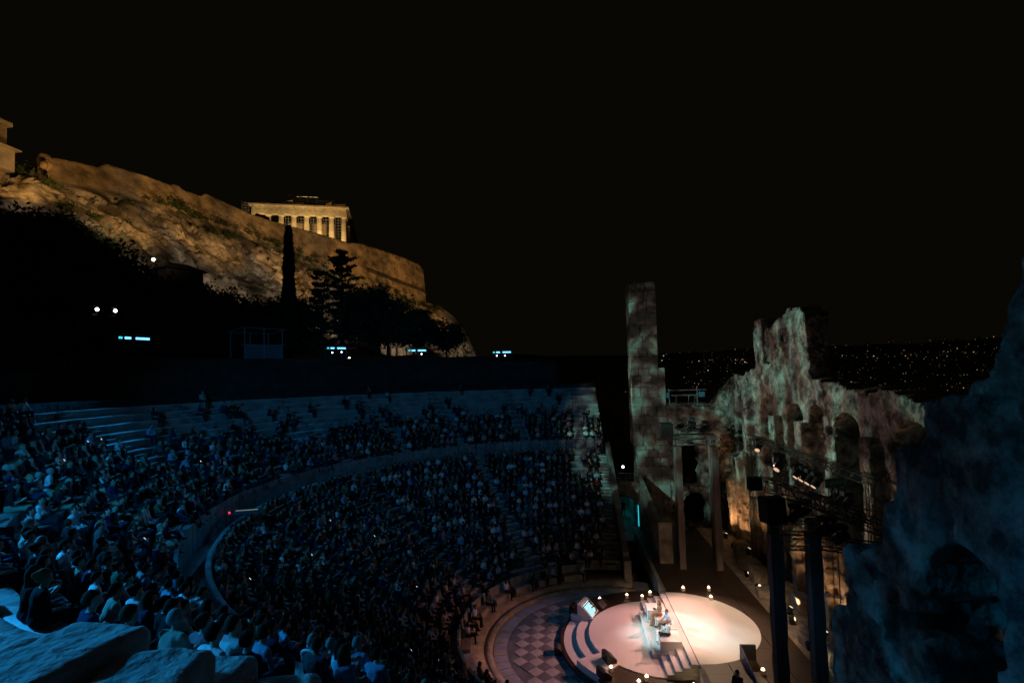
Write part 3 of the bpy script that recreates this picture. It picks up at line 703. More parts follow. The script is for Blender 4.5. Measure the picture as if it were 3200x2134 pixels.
# ================================================================== LIGHTING TOWERS ON STAGE
def truss(q, a, b, s=0.42, r=0.028, n=None, upv=(0, 0, 1)):
    a = Vector(a); b = Vector(b); d = (b-a); L = d.length; d.normalize()
    u = Vector(upv); sdir = d.cross(u).normalized(); u = sdir.cross(d).normalized()
    n = n or max(2, int(L/0.55)); cs = [(sdir*(e*s/2)+u*(f*s/2)) for e, f in ((-1, -1), (1, -1), (1, 1), (-1, 1))]
    for c in cs: q.bar(a+c, b+c, r)
    for k in range(n):
        p = a+d*(L*k/n); p2 = a+d*(L*(k+1)/n)
        for i in range(4):
            j = (i+1) % 4
            if k % 2 == 0: q.bar(p+cs[i], p2+cs[j], r*0.6)
            else: q.bar(p+cs[j], p2+cs[i], r*0.6)
            q.bar(p+cs[i], p+cs[j], r*0.6)
def light_tower(name, label, posts, ztop, zt0, extra):
    cx = sum(p[0] for p in posts)/len(posts); cy = sum(p[1] for p in posts)/len(posts)
    root = empty(name, (cx, cy, 0)); tag(root, label, 'lighting tower', 'cloth wrapped truss towers on the stage')
    for (x, y) in posts:
        q = MB(); hw = 0.22; N = 14
        for k in range(N):       # slightly creased cloth sleeve
            z0 = 0.0+(ztop)*k/N; z1 = ztop*(k+1)/N
        vs = []; fs = []
        for k in range(N+1):
            z = ztop*k/N; e = 0.012*math.sin(k*2.1+x)
            for (sx, sy) in ((-1, -1), (0, -1.02), (1, -1), (1.02, 0), (1, 1), (0, 1.02), (-1, 1), (-1.02, 0)):
                vs.append((x-cx+sx*(hw+e+random.uniform(-.008, .008)), y-cy+sy*(hw+e+random.uniform(-.008, .008)), z))
        for k in range(N):
            for i in range(8):
                j = (i+1) % 8; fs.append((k*8+i, k*8+j, k*8+8+j, k*8+8+i))
        fs.append(tuple(range(7, -1, -1))); fs.append(tuple(N*8+i for i in range(8)))
        q.add(vs, fs); q.build('post', M['cloth'], root)
    n = len(posts)
    for k in range(n):
        a, b = posts[k], posts[(k+1) % n]
        q = MB(); truss(q, (a[0]-cx, a[1]-cy, zt0), (b[0]-cx, b[1]-cy, zt0)); q.build('truss', M['alu'], root)
    for (a, b, s) in extra:
        q = MB(); truss(q, (a[0]-cx, a[1]-cy, a[2]), (b[0]-cx, b[1]-cy, b[2]), s); q.build('truss', M['darksteel'], root)
    return root
light_tower('truss_tower', 'tall cloth wrapped truss tower with four posts at the far side of the stage', [(8.2, -8.87), (8.0, -11.45), (10.9, -12.1), (10.9, -9.35)], 8.85, 9.25, [((8.2, -8.9, 10.0), (8.0, -11.5, 10.0), 0.4), ((10.9, -9.8, 9.9), (10.9, -12.2, 9.9), 0.4)])
light_tower('truss_tower', 'tall dark truss tower with cloth wrapped posts closest to the blue wall', [(-10.4, -8.2), (-10.4, -9.6), (-8.6, -10.45), (-8.6, -8.92)], 8.5, 8.15, [((-8.0, -8.6, 9.9), (-12.6, -10.4, 9.7), 0.45), ((-10.4, -9.6, 8.2), (-11.4, -11.6, 8.2), 0.42), ((-9.0, -10.0, 9.5), (-12.4, -11.2, 9.2), 0.42)])

# lamps, speakers and cases hung on the towers
def moving_head(loc, aim, s, lab, lit=None, grp='stage spotlights'):
    o = empty('spotlight', loc); tag(o, lab, 'spotlight', grp)
    d = (Vector(aim)-Vector(loc)).normalized()
    q = MB(); q.box(-0.18*s, 0.18*s, -0.18*s, 0.18*s, 0.12*s, 0.28*s, 0.02); q.build('base', M['black'], o)
    q = MB(); side = d.cross(Vector((0, 0, 1))).normalized()*0.2*s
    for e in (-1, 1): q.bar(tuple(side*e+Vector((0, 0, 0.15*s))), tuple(side*e+Vector((0, 0, -0.2*s))), 0.035*s)
    q.build('yoke', M['black'], o)
    q = MB(); a = Vector((0, 0, -0.2*s))-d*0.26*s; b = Vector((0, 0, -0.2*s))+d*0.26*s
    q.bar(tuple(a), tuple(b), 0.17*s, 10); q.build('head', M['black'], o)
    if lit:
        q = MB(); q.bar(tuple(b+d*0.002), tuple(b+d*0.02), 0.12*s, 10); q.build('lens', lit, o)
    return o
warm_lens = emit('warm_lens', (1.0, 0.62, 0.38), 0.8)
def speaker_box(loc, sx, sy, sz, rz, tiltx, lab):
    o = empty('loudspeaker', loc, rz); o.rotation_euler = (0, tiltx, rz); tag(o, lab, 'speaker', 'loudspeakers on the towers')
    q = MB(); q.box(-sx/2, sx/2, -sy/2, sy/2, -sz/2, sz/2, 0.03); q.build('cabinet', M['black'], o)
    q = MB(); q.box(-sx/2-0.015, -sx/2, -sy/2+0.05, sy/2-0.05, -sz/2+0.05, sz/2-0.05); q.build('grille', mat('speaker_grille', (0.03, 0.03, 0.033), 0.5, 0.5, 60), o)
    q = MB(); q.bar((0, -sy/2-0.03, 0), (0, -sy/2-0.03, sz/2+0.1), 0.02); q.bar((0, sy/2+0.03, 0), (0, sy/2+0.03, sz/2+0.1), 0.02); q.build('bracket', M['darksteel'], o)
    return o
speaker_box((-9.3, -8.6, 9.1), 0.75, 0.8, 1.0, R(8), R(6), 'big black loudspeaker cabinet on the near truss tower')
speaker_box((-8.6, -8.2, 10.0), 0.45, 0.5, 0.5, R(0), 0, 'small bluish loudspeaker box on top of the near truss tower')
speaker_box((7.7, -7.9, 10.2), 0.7, 0.95, 1.05, R(10), R(-5), 'black loudspeaker hung left of the far truss tower')
q = MB(); truss(q, (0, 0, 0), (0, 1.6, 0), 0.3); o = q.build('speaker_truss', M['darksteel'], None, (8.1, -9.0, 9.6)); tag(o, 'short truss arm carrying the speaker of the far tower', 'truss')
moving_head((9.6, -15.2, 8.9), (0, -8, 0), 1.5, 'black spotlight with glowing lens hanging in the second wall arch', warm_lens)
moving_head((5.2, -14.9, 8.4), (0, -6, 0), 1.7, 'black spotlight with glowing lens between the third and fourth arches', warm_lens)
for k in range(4):
    moving_head((2.3-0.75*k, -14.8, 8.35-0.02*k), (0.5-0.7*k, -7, 0), 1.25, '%s of four spotlights in a row before the wall niche' % ordn[k], warm_lens)
for k in range(3):
    moving_head((-2.2-0.6*k, -14.6, 8.0), (-2-0.6*k, -9, 2), 1.3, '%s of three dark unlit spotlights below the tall black arch' % ordn[k], None)
for k, (x, y) in enumerate(((8.3, -9.9), (8.2, -10.9), (9.6, -9.4), (10.7, -10.6))):
    moving_head((x, y, 10.45), (x-4, y+6, 8), 1.2, '%s unlit spotlight on the far truss tower top' % ordn[k], None, 'tower top spotlights')
for k, (x, y, z) in enumerate(((-9.9, -9.2, 9.2), (-10.9, -9.8, 9.0), (-11.5, -10.1, 8.9), (-10.2, -10.4, 8.8), (-9.2, -9.9, 9.2))):
    moving_head((x, y, z), (x+6, y+3, 3), 1.0, '%s unlit spotlight among the near truss tower bars' % ordn[k], None, 'near tower spotlights')
wt = empty('wall_truss', (2.5, -15.0, -0.12)); tag(wt, 'long dark truss on thin legs carrying spotlights along the wall arches', 'truss')
q = MB(); truss(q, (-7.6, 0.1, 9.35), (8.4, 0.1, 9.35), 0.36, 0.025); q.build('beam', M['darksteel'], wt)
for xl in (-7.4, -2.2, 3.0, 8.2):
    q = MB(); truss(q, (xl, 0.1, 0.0), (xl, 0.1, 9.1), 0.26, 0.02, None, (0, 1, 0)); q.build('leg', M['darksteel'], wt)
# banner sign on the near tower
sg = empty('sign_board', (-4.9, -13.3, 8.95), R(-68)); tag(sg, 'small teal sign board with pale lettering on the rigging', 'sign')
q = MB(); q.box(-0.6, 0.6, -0.02, 0.02, 0, 0.42, 0.008); q.build('board', mat('teal_banner', (0.03, 0.16, 0.17), 0.6), sg)
q = MB(); q.bar((-0.35, 0.05, -9.05), (-0.35, 0.05, 0), 0.03); q.bar((0.0, 0.05, -9.05), (0.0, 0.05, 0), 0.03); q.bar((-0.35, 0.05, -1.2), (0.0, 0.05, -0.1), 0.02); q.build('mast', M['alu'], sg)
tcu = bpy.data.curves.new('lettering', 'FONT'); tcu.body = 'O SOUNDS'; tcu.size = 0.26; tcu.extrude = 0.004; tcu.align_x = 'CENTER'
tcu.resolution_u = 2; _t = bpy.data.objects.new('lettering_tmp', tcu); COL.objects.link(_t); bpy.context.view_layer.update(); _me = bpy.data.meshes.new_from_object(_t.evaluated_get(bpy.context.evaluated_depsgraph_get())); bpy.data.objects.remove(_t); to = link('lettering', _me); to.parent = sg; to.location = (0, -0.03, 0.12); to.rotation_euler = (R(90), 0, 0); _me.materials.clear(); _me.materials.append(mat('pale_lettering', (0.35, 0.5, 0.5), 0.6))
# rig frame on top of the low wall
rf = empty('rig_frame', (20.4, -12.4, 11.0)); tag(rf, 'pale scaffold frame with two blue lamps on the low wall', 'scaffold')
q = MB()
for z in (0.12, 1.45): q.bar((0, -2.2, z), (0, 2.0, z), 0.05)
q.bar((0.5, -1.8, 0.12), (0.5, 1.8, 0.12), 0.05); q.bar((0, -1.2, 0.95), (0, 1.2, 0.95), 0.06)
for y in (-1.3, 1.4): q.bar((0, y, -0.1), (0, y, 1.6), 0.05); q.bar((0.5, y, 0.1), (0, y, 1.45), 0.035)
for y in (-0.5, 0.7, -1.1): q.bar((0, y+0.1, 0.12), (0, y, 0.95), 0.035)
q.build('frame', M['alu'], rf)
for y in (1.75, -1.7):
    q = MB(); q.box(-0.2, 0.15, y-0.28, y+0.28, 0.75, 1.25, 0.03); q.build('lamp_head', mat('blue_case', (0.05, 0.16, 0.22), 0.4, emis=(0.05, 0.25, 0.4), es=0.06), rf)

# rubble, blocks and uplights at the foot of the stage wall
def stone_block(x, y, z, sx, sy, sz, rz, lab, m=None, drum=False):
    hx, hy, hz = sx/2, sy/2, sz/2
    def bs(xx, yy, zz):
        if drum: return np.maximum(np.hypot(xx, yy)-(hx-0.04), np.abs(zz)-(hz-0.02))-0.03
        qx = np.abs(xx)-(hx-0.07); qy = np.abs(yy)-(hy-0.07); qz = np.abs(zz)-(hz-0.07)
        return np.sqrt(np.maximum(qx, 0)**2+np.maximum(qy, 0)**2+np.maximum(qz, 0)**2)+np.minimum(np.maximum(qx, np.maximum(qy, qz)), 0)-0.06
    V, Q = ruin('s', (-hx-.12, -hy-.12, -hz-.1), (hx+.12, hy+.12, hz+.1), 0.075, bs, None, 0.06, 2.6, seed=int(abs(x*91+y*37)) % 997)
    o = link('stone_block' if not drum else 'column_drum', npmesh('stone', V, Q, smooth=True), m or M['warmstone'], None, (x, y, z+hz-0.02)); o.rotation_euler = (0, 0, R(rz))
    tag(o, lab, 'stone', 'fallen stones at the foot of the stage wall')
ZP = -0.12
stone_block(6.2, -13.5, ZP, 0.9, 1.0, 1.0, 8, 'lit rough stone lump at the far end of the rubble row')
stone_block(5.2, -14.3, ZP, 1.0, 0.7, 0.8, 20, 'low stone behind the far uplight')
stone_block(3.9, -13.1, ZP, 0.8, 1.1, 0.55, -4, 'yellow lit squared block at the stage edge')
stone_block(3.2, -14.0, ZP, 0.7, 0.9, 1.2, 10, 'tall carved stone piece beside the squared block')
stone_block(2.2, -14.5, ZP, 1.2, 0.8, 0.9, 0, 'broad dark stone against the podium', M['ashlar'])
stone_block(8.2, -13.6, ZP, 2.2, 1.0, 0.85, 6, 'long pale grey stone slab lying beyond the uplights', M['ashlar'])
stone_block(10.6, -13.9, ZP, 1.0, 1.0, 1.3, 0, 'squared pinkish block beside the far posts')
stone_block(-1.6, -13.1, ZP, 0.95, 0.95, 0.55, 0, 'round column drum near the tall posts', None, True)
stone_block(-1.65, -13.1, ZP+0.55, 0.75, 0.75, 0.5, 20, 'smaller round drum stacked on the column drum', None, True)
stone_block(-2.8, -13.9, ZP, 1.0, 0.9, 0.8, 15, 'rough carved stone between the two near posts')
stone_block(-4.2, -13.5, ZP, 1.3, 0.9, 1.1, 12, 'bright rough stone right of the near posts')
stone_block(-5.6, -13.2, ZP, 1.2, 0.9, 0.75, -8, 'pale stone low beside the blue wall')
stone_block(-6.9, -12.9, ZP, 1.1, 0.8, 0.9, 4, 'last pale stone before the blue wall')
def uplight(x, y, z, aim, power, col, lab, lens=True, size=75):
    o = empty('uplight', (x, y, z)); tag(o, lab, 'floodlight', 'uplights at the foot of the stage wall')
    d = (Vector(aim)-Vector((x, y, z))).normalized(); side = d.cross(Vector((0, 0, 1))).normalized()
    q = MB(); q.box(-0.16, 0.16, -0.16, 0.16, 0, 0.05, 0.01)
    for e in (-1, 1): q.bar(tuple(side*0.16*e+Vector((0, 0, 0.03))), tuple(side*0.16*e+Vector((0, 0, 0.3))), 0.025)
    q.build('bracket', M['black'], o)
    q = MB(); c = Vector((0, 0, 0.28)); q.bar(tuple(c-d*0.16), tuple(c+d*0.14), 0.15, 10); q.build('can', M['black'], o)
    q = MB(); q.bar(tuple(c+d*0.142), tuple(c+d*0.155), 0.11, 10); q.build('lens', emit('uplight_lens', (1.0, 0.82, 0.5), 1.5), o)
    spot('uplight_beam', tuple(Vector((x, y, z))+c+d*0.2), aim, power, col, size, 0.7, 0.06)
YEL = (1.0, 0.78, 0.36); ORG = (1.0, 0.50, 0.22)
uplight(7.1, -13.1, ZP, (5.9, -13.6, 0.3), 9, YEL, 'uplight shining on the far stone lump', True, 80)
uplight(4.9, -13.0, ZP, (3.6, -13.4, 0.3), 9, YEL, 'uplight between the lump and the squared block', True, 90)
uplight(2.6, -13.2, ZP, (3.3, -14.0, 0.8), 7, YEL, 'uplight beside the tall carved piece', True, 80)
uplight(0.4, -13.2, ZP, (-0.6, -14.6, 0.4), 10, YEL, 'bright uplight seen between the two near posts', True, 90)
uplight(-2.3, -12.9, ZP, (-3.2, -13.6, 0.3), 14, YEL, 'uplight behind the second near post', True, 90)
uplight(-3.3, -12.7, ZP, (-4.4, -13.5, 0.3), 20, YEL, 'uplight near the blue wall lighting pale stones', True, 90)
uplight(15.2, -14.2, ZP, (15.6, -15.5, 3.0), 400, ORG, 'orange uplight below the far podium pier', True, 95)
uplight(12.8, -14.0, ZP, (12.8, -15.6, 3.2), 360, ORG, 'orange uplight below the second podium niche', True, 95)
uplight(9.0, -13.9, ZP+0.9, (9.2, -15.6, 3.6), 220, ORG, 'orange uplight standing on the grey slab', True, 95)
uplight(1.6, -13.6, ZP, (1.8, -15.6, 3.6), 225, ORG, 'orange uplight behind the first near post', True, 100)
uplight(-1.2, -14.2, ZP, (-1.4, -15.6, 3.4), 150, ORG, 'orange uplight hidden behind the second near post', True, 100)
# ================================================================== BLUE LIGHT RIGS ON THE TERRACE
led = emit('blue_led_panel', (0.14, 0.52, 1.0), 2.6, True)
led2 = emit('cyan_led_panel', (0.06, 0.72, 0.9), 1.0)
wlens = emit('white_lens', (0.85, 0.93, 1.0), 6.0)
def rig(x, y, zl, sc_, lab, lens, full=True):
    face = math.atan2(-6-y, 0-x)
    o = empty('light_rig', (x, y, 15.7), face); tag(o, lab, 'light rig', 'blue audience light rigs on the terrace')
    h = zl-15.7; q = MB(); wd = 1.25*sc_
    for e in (-1, 0, 1): q.bar((0, e*wd, 0), (0, e*wd, h+0.35), 0.035); q.bar((-0.9, e*wd, 0), (-0.9, e*wd, h-0.6), 0.03)
    for z in (0.1, h*0.45, h-0.6, h+0.3): q.bar((0, -wd, z), (0, wd, z), 0.03); q.bar((-0.9, -wd, min(z, h-0.6)), (-0.9, wd, min(z, h-0.6)), 0.025)
    for e in (-1, 1): q.bar((0, e*wd, 0.1), (-0.9, e*wd, h-0.6), 0.022); q.bar((0, -wd*e, 0.1), (0, 0, h*0.5), 0.022)
    q.build('scaffold', M['darksteel'], o)
    q = MB(); q.box(-0.9, 0.0, -wd, wd, h-0.66, h-0.62); q.build('platform', M['black'], o)
    for k, (yy, w_) in enumerate(((0.92, 0.26), (0.42, 0.25), (-0.38, 0.22), (-0.88, 0.13))):
        q = MB(); q.box(-0.14, 0.0, yy*sc_-w_*sc_-0.02, yy*sc_+w_*sc_+0.02, h-0.10, h+0.10, 0.015); c = q.build('led_bar', M['black'], o)
        q = MB(); q.box(0.002, 0.012, yy*sc_-w_*sc_, yy*sc_+w_*sc_, h-0.085, h+0.085); q.build('led_face', led if k < 3 else led2, c)
    for (yy, zz) in lens:
        q = MB(); q.lathe((0.0, yy*sc_, h+zz), [(0.05, -0.3), (0.12, -0.25), (0.13, 0.0)], 10, 'x'); c = q.build('spot_can', M['black'], o)
        q = MB(); q.lathe((0.0, yy*sc_, h+zz), [(0.085, 0.003), (0.08, 0.014)], 10, 'x'); q.build('lens', wlens, c)
    return o
RIGS = [(4.7, 31.7, 18.1, 1.15, 'blue light rig farthest to the left above the seats', []), (22.3, 23.7, 17.7, 1.0, 'blue light rig in front of the conifers', [(0.68, -0.42), (-0.40, -0.48)]),
        (26.7, 16.0, 17.35, 1.0, 'blue light rig under the round tree', [(0.62, -0.42)]), (31.7, 6.7, 17.0, 1.05, 'blue light rig farthest to the right above the seats', [(0.45, -0.42), (-0.55, -0.42)]),
        (-22.3, 23.7, 17.7, 1.0, 'blue light rig on the near side terrace outside the view', []), (-26.7, 16.0, 17.4, 1.0, 'second blue light rig on the near side terrace outside the view', [])]
for a in RIGS: rig(*a)
BLUE = (0.012, 0.37, 0.97); CYAN = (0.05, 0.55, 0.95)
# follow spots on a small scaffold and lamps
fs = empty('follow_spot_stand', (8.4, 37.5, 15.9), R(-110)); tag(fs, 'dark stand with two bright white follow spots among the left trees', 'spotlight')
q = MB()
for e in (-1.6, 1.6): q.bar((0, e, 0), (0, e, 5.2), 0.05); q.bar((-1.2, e, 0), (0, e, 4.4), 0.04)
q.bar((0, -1.6, 4.5), (0, 1.6, 4.5), 0.04); q.bar((0, -1.6, 5.2), (0, 1.6, 5.2), 0.03); q.build('scaffold', M['darksteel'], fs)
for yy in (-0.6, 0.75):
    q = MB(); q.lathe((0.0, yy, 4.95), [(0.14, -0.7), (0.17, -0.6), (0.19, 0.0)], 12, 'x'); c = q.build('spot_can', M['black'], fs)
    q = MB(); q.lathe((0.0, yy, 4.95), [(0.15, 0.003), (0.14, 0.02)], 12, 'x'); q.build('lens', wlens, c)
for (loc, lab, s) in (((24.0, 22.9, 16.55), 'bright white floodlight low beside the rig before the conifers', 0.21), ((31.2, 52.3, 30.5), 'yellowish lamp under the eave of the dark hut on the slope', 0.26)):
    o = empty('floodlight', loc, R(-120)); tag(o, lab, 'floodlight')
    q = MB(); q.bar((0, 0, -1.6), (0, 0, 0), 0.05); q.build('pole', M['darksteel'], o)
    q = MB(); q.lathe((0, 0, 0), [(s*0.6, -0.3), (s, -0.2), (s*1.05, 0.0)], 12, 'x'); q.build('housing', M['black'], o)
    q = MB(); q.lathe((0, 0, 0), [(s*0.92, 0.004), (s*0.85, 0.03)], 12, 'x'); q.build('lens', emit('flood_lens', (1.0, 0.93, 0.75), 6.0), o)
# projection booth panel on the terrace
pb = empty('terrace_booth', (15.7, 27.9, 15.8), R(-118)); tag(pb, 'pale panel fronted booth with open top frame on the terrace', 'booth')
q = MB(); q.box(-0.05, 0.0, -1.9, 1.9, 0.1, 2.1); q.build('panel', mat('pale_booth_panel', (0.16, 0.15, 0.17), 0.8, 0.1, 1.0), pb)
q = MB()
for y in (-1.9, 0, 1.9): q.bar((0, y, 0), (0, y, 3.7), 0.05); q.bar((-2.4, y, 0), (-2.4, y, 3.4), 0.05)
for x, z in ((0, 3.7), (-2.4, 3.4), (0, 2.12)): q.bar((x, -2.2, z), (x, 2.2, z), 0.05)
for y in (-2.2, 2.2): q.bar((0, y, 3.7), (-2.4, y, 3.4), 0.04)
q.build('frame', mat('booth_frame', (0.22, 0.22, 0.24), 0.6), pb)
# light desk on the walkway with a red pilot lamp
dk = empty('light_desk', (-4.6, 17.0, 6.95), R(105)); tag(dk, 'small control desk with a red pilot lamp on the walkway', 'desk')
q = MB(); q.box(-0.9, 0.9, -0.3, 0.3, 0.72, 0.78, 0.01); q.build('top', M['black'], dk)
q = MB()
for x in (-0.8, 0.8):
    for y in (-0.25, 0.25): q.bar((x, y, 0), (x, y, 0.72), 0.025)
q.build('frame', M['darksteel'], dk)
q = MB(); q.add([(-0.6, -0.25, 0.782), (0.5, -0.25, 0.782), (0.5, 0.2, 0.782), (-0.6, 0.2, 0.782), (-0.6, -0.25, 0.84), (0.5, -0.25, 0.84), (0.5, 0.2, 0.95), (-0.6, 0.2, 0.95)], [(0,3,2,1),(4,5,6,7),(0,1,5,4),(1,2,6,5),(2,3,7,6),(3,0,4,7)]); q.build('console', mat('console_case', (0.05, 0.06, 0.08), 0.3), dk)
q = MB(); q.lathe((0.75, 0, 0.79), [(0.03, 0), (0.05, 0.03), (0.03, 0.08)], 8); q.build('pilot_lamp', emit('red_pilot', (1.0, 0.03, 0.08), 3.0), dk)
q = MB(); q.box(-0.75, 0.35, 0.25, 0.27, 0.95, 0.99); q.build('lamp_strip', emit('desk_strip', (0.75, 0.9, 0.8), 0.22), dk)

# ================================================================== THE CITADEL ON ITS CRAG
WALL = np.array([(36.7,73.9,47.2,44.6),(37.7,73.8,48.3,44.7),(46.7,74.6,50.1,46.9),(47.7,74.9,51.3,47.0),(54.7,74.3,52.0,48.1),(71.7,75.3,53.7,49.7),(72.7,75.0,54.7,49.7),(90.7,74.5,54.8,50.1),(106.7,69.0,55.2,48.0),(127.7,65.5,56.6,46.6),(136.7,63.6,58.0,46.5),(168.7,58.9,59.9,45.9),(180.7,56.8,59.7,44.8),(185.7,56.2,58.5,44.4),(190.5,59.5,58.0,43.8),(194,66,57.8,43.5),(196,80,57.8,43.5)])
def resample(P, step):
    s = np.concatenate([[0], np.cumsum(np.linalg.norm(np.diff(P[:, :2], axis=0), axis=1))]); n = int(s[-1]/step)+1
    t = np.linspace(0, s[-1], n); return np.stack([np.interp(t, s, P[:, k]) for k in range(P.shape[1])], 1), t
Wr, ts = resample(WALL, 0.8)
nW = len(Wr); nz_ = 26
tang = np.gradient(Wr[:, :2], axis=0); tang /= np.linalg.norm(tang, axis=1)[:, None]; nrm = np.stack([tang[:, 1], -tang[:, 0]], 1)
topj = (vnoise(np.stack([ts*0.35, 0*ts, 0*ts], 1), 3)-0.5)*0.14+np.where(vnoise(np.stack([ts*0.22, 0*ts+4, 0*ts], 1), 8) > 0.74, 0.45, 0)
topj = topj*(ts < 130)*np.where(ts > 35, 0.5, 1)
Vw = []
for k in range(nz_+1):
    f = k/nz_; zb = Wr[:, 3]-3.0; z = zb+(Wr[:, 2]+topj-zb)*f
    p = np.stack([Wr[:, 0], Wr[:, 1], z], 1)
    off = (fbm(p*np.array([0.45, 0.45, 0.8]), 4, 5)-0.5)*0.9 + (1-f)*1.3
    butt = 0
    p[:, :2] += nrm*(off)[:, None]; Vw.append(p)
back = Vw[-1].copy(); back[:, :2] -= nrm*1.6; Vw.append(back); b2_ = back.copy(); b2_[:, 2] -= 8; Vw.append(b2_)
Vw = np.stack(Vw); kz = len(Vw)
ii, jj = np.meshgrid(np.arange(kz-1), np.arange(nW-1), indexing='ij')
Fw = np.stack([ii*nW+jj, ii*nW+jj+1, (ii+1)*nW+jj+1, (ii+1)*nW+jj], -1).reshape(-1, 4)
cw = empty('citadel_wall', (110, 70, 45)); tag(cw, 'long amber lit fortification wall along the top of the crag', 'wall')
link('wall_face', npmesh('wall_face', Vw.reshape(-1, 3)-np.array([110, 70, 45]), Fw, smooth=True), M['citadel'], cw)
for (s0_, dz, n_) in ((0.40, -9.5, 3), (0.52, -10.5, 2)):          # long pipes along the foot of the wall
    pass
q = MB()
for dz in (0.0, 0.7):
    i0 = int(nW*0.56); i1 = int(nW*0.865)
    pts = [Vector((Wr[a, 0]+nrm[a, 0]*1.9, Wr[a, 1]+nrm[a, 1]*1.9, 48.6+dz-0.9*(a-i0)/(i1-i0))) for a in np.linspace(i0, i1, 10).astype(int)]
    for a in range(9): q.bar(tuple(pts[a]-Vector((110, 70, 45))), tuple(pts[a+1]-Vector((110, 70, 45))), 0.14)
q.build('cornice_rail', M['bark'], cw)

ROCK = np.array([(34.7,86.6,44.6,20.7,68.0,30.9),(34.7,78.9,45.5,22.7,64.4,33.9),(34.7,73.9,45.2,22.7,60.3,32.5),(37.2,73.2,44.5,23.7,58.6,31.2),(46.2,74.1,46.7,28.7,57.2,29.0),(54.2,73.8,47.9,34.7,56.9,28.8),(71.2,75.0,49.5,46.7,57.0,27.7),(89.7,73.9,49.8,60.7,56.2,26.5),(105.7,68.6,47.7,73.7,52.7,24.3),(126.7,65.2,46.4,90.7,50.5,23.0),(167.7,58.9,45.7,118.7,44.7,21.3),(184.7,56.2,44.3,133.7,43.2,20.7),(188.7,50.1,42.5,140.7,39.9,19.7),(188.7,44.1,37.9,144.7,37.4,18.6),(184.7,38.3,31.1,146.7,34.4,17.4),(177.7,33.9,23.4,150.7,32.3,16.5),(169.7,30.3,16.8,152.7,29.8,15.0),(168,26,8,154,26,6)])
Rr, tr = resample(ROCK, 0.75); nR = len(Rr); nv = 70
Vr = []
for k in range(nv+1):
    f = k/nv
    fz = f**0.85
    p = Rr[:, :3]*(1-f)+Rr[:, 3:]*f; p[:, 2] = Rr[:, 2]*(1-fz)+Rr[:, 5]*fz
    d = np.stack([Rr[:, 3]-Rr[:, 0], Rr[:, 4]-Rr[:, 1]], 1); d /= np.linalg.norm(d, axis=1)[:, None]+1e-6
    q_ = p*np.array([0.075, 0.075, 0.11])
    ridg = 1-np.abs(fbm(q_+np.array([0, 0, 0.35*f]), 5, 11, 0.55)*2-1)
    big = fbm(p*0.035, 3, 15)-0.5
    ledge = np.abs(((p[:, 2]*0.16+big*3.0) % 1)-0.5)*2
    fine = 1-np.abs(fbm(p*np.array([0.33, 0.33, 0.28])+5, 4, 31, 0.65)*2-1)
    fade = min(1, f*6)
    out = (ridg-0.55)*7.0*fade + big*7.0*fade + (ledge-0.5)*1.3*fade - np.clip(fine-0.8, 0, 1)*11*fade
    p[:, :2] += d*out[:, None]; p[:, 2] += (fbm(p*0.22, 4, 23)-0.5)*3.2*fade
    Vr.append(p)
skirt = Vr[-1].copy(); skirt[:, 2] -= 14; skirt[:, :2] += d*6; Vr.append(skirt)
Vr = np.stack(Vr); kv = len(Vr)
ii, jj = np.meshgrid(np.arange(kv-1), np.arange(nR-1), indexing='ij')
Fr = np.stack([ii*nR+jj, (ii+1)*nR+jj, (ii+1)*nR+jj+1, ii*nR+jj+1], -1).reshape(-1, 4)
o = link('crag', npmesh('crag', Vr.reshape(-1, 3), Fr, smooth=True), M['rock']); tag(o, 'pale limestone crag below the citadel wall', kind='structure')
# plateau behind the wall
q = MB(); npt = len(WALL)
q.add([(p[0], p[1]+0.9, p[2]-1.2) for p in WALL[:14]]+[(p[0]+8, p[1]+110, p[2]-1.2) for p in WALL[:14]], [(k, k+1, 14+k+1, 14+k) for k in range(13)])
o = q.build('plateau', M['rock']); tag(o, 'flat rock top of the citadel hill', kind='structure')

# temple
TA = R(18); TO = Vector((144.4, 109.0, 62.6))      # north-west corner of the stylobate
tm = empty('temple', TO, TA); tm.scale = (1.07, 1.07, 1.07); tag(tm, 'floodlit ancient columned temple front above the citadel wall', 'temple')
# local frame: front faces -x, runs from y=0 (left) to y=-31; the flank runs along +x
Wd = 31.0; Lg = 66.0
q = MB()
for k in range(3): q.box(-1.2+0.4*k, Lg+1.2-0.4*k, -Wd-1.2+0.4*k, 1.2-0.4*k, -1.6+0.53*k-(4 if k == 0 else 0), -1.6+0.53*(k+1)-0.003*k)
q.build('stylobate', M['temple'], tm)
def col_mesh(r0, r1, h):
    q = MB(); n = 20; vs = []; fs = []
    lv = [(1.0, 0), (0.985, 0.25), (0.95, 0.5), (0.88, 0.75), (r1/r0, 1.0)]
    for (s_, f) in lv:
        for i in range(n*2):
            t = math.pi*i/n; rr2 = r0*s_*(1.0 if i % 2 == 0 else 0.94); vs.append((rr2*math.cos(t), rr2*math.sin(t), f*h))
    m2 = n*2
    for k in range(len(lv)-1):
        for i in range(m2):
            j = (i+1) % m2; fs.append((k*m2+i, k*m2+j, k*m2+m2+j, k*m2+m2+i))
    q.add(vs, fs); return q.mesh('shaft')
CH = 9.6; cm = col_mesh(0.95, 0.74, CH); cm.materials.append(M['temple'])
q = MB(); q.lathe((0, 0, CH), [(0.72, 0), (0.80, 0.15), (1.02, 0.45)], 16); q.box(-1.03, 1.03, -1.03, 1.03, CH+0.452, CH+0.85); cap = q.mesh('capital'); cap.materials.append(M['temple'])
pitch_ = (Wd-2.0)/7
cols = [(1.0, -1.0-pitch_*k) for k in range(8)]+[(1.0+4.25*k, -Wd+1.0) for k in range(1, 16)]+[(1.0+4.25*k, -1.0) for k in range(1, 8)]
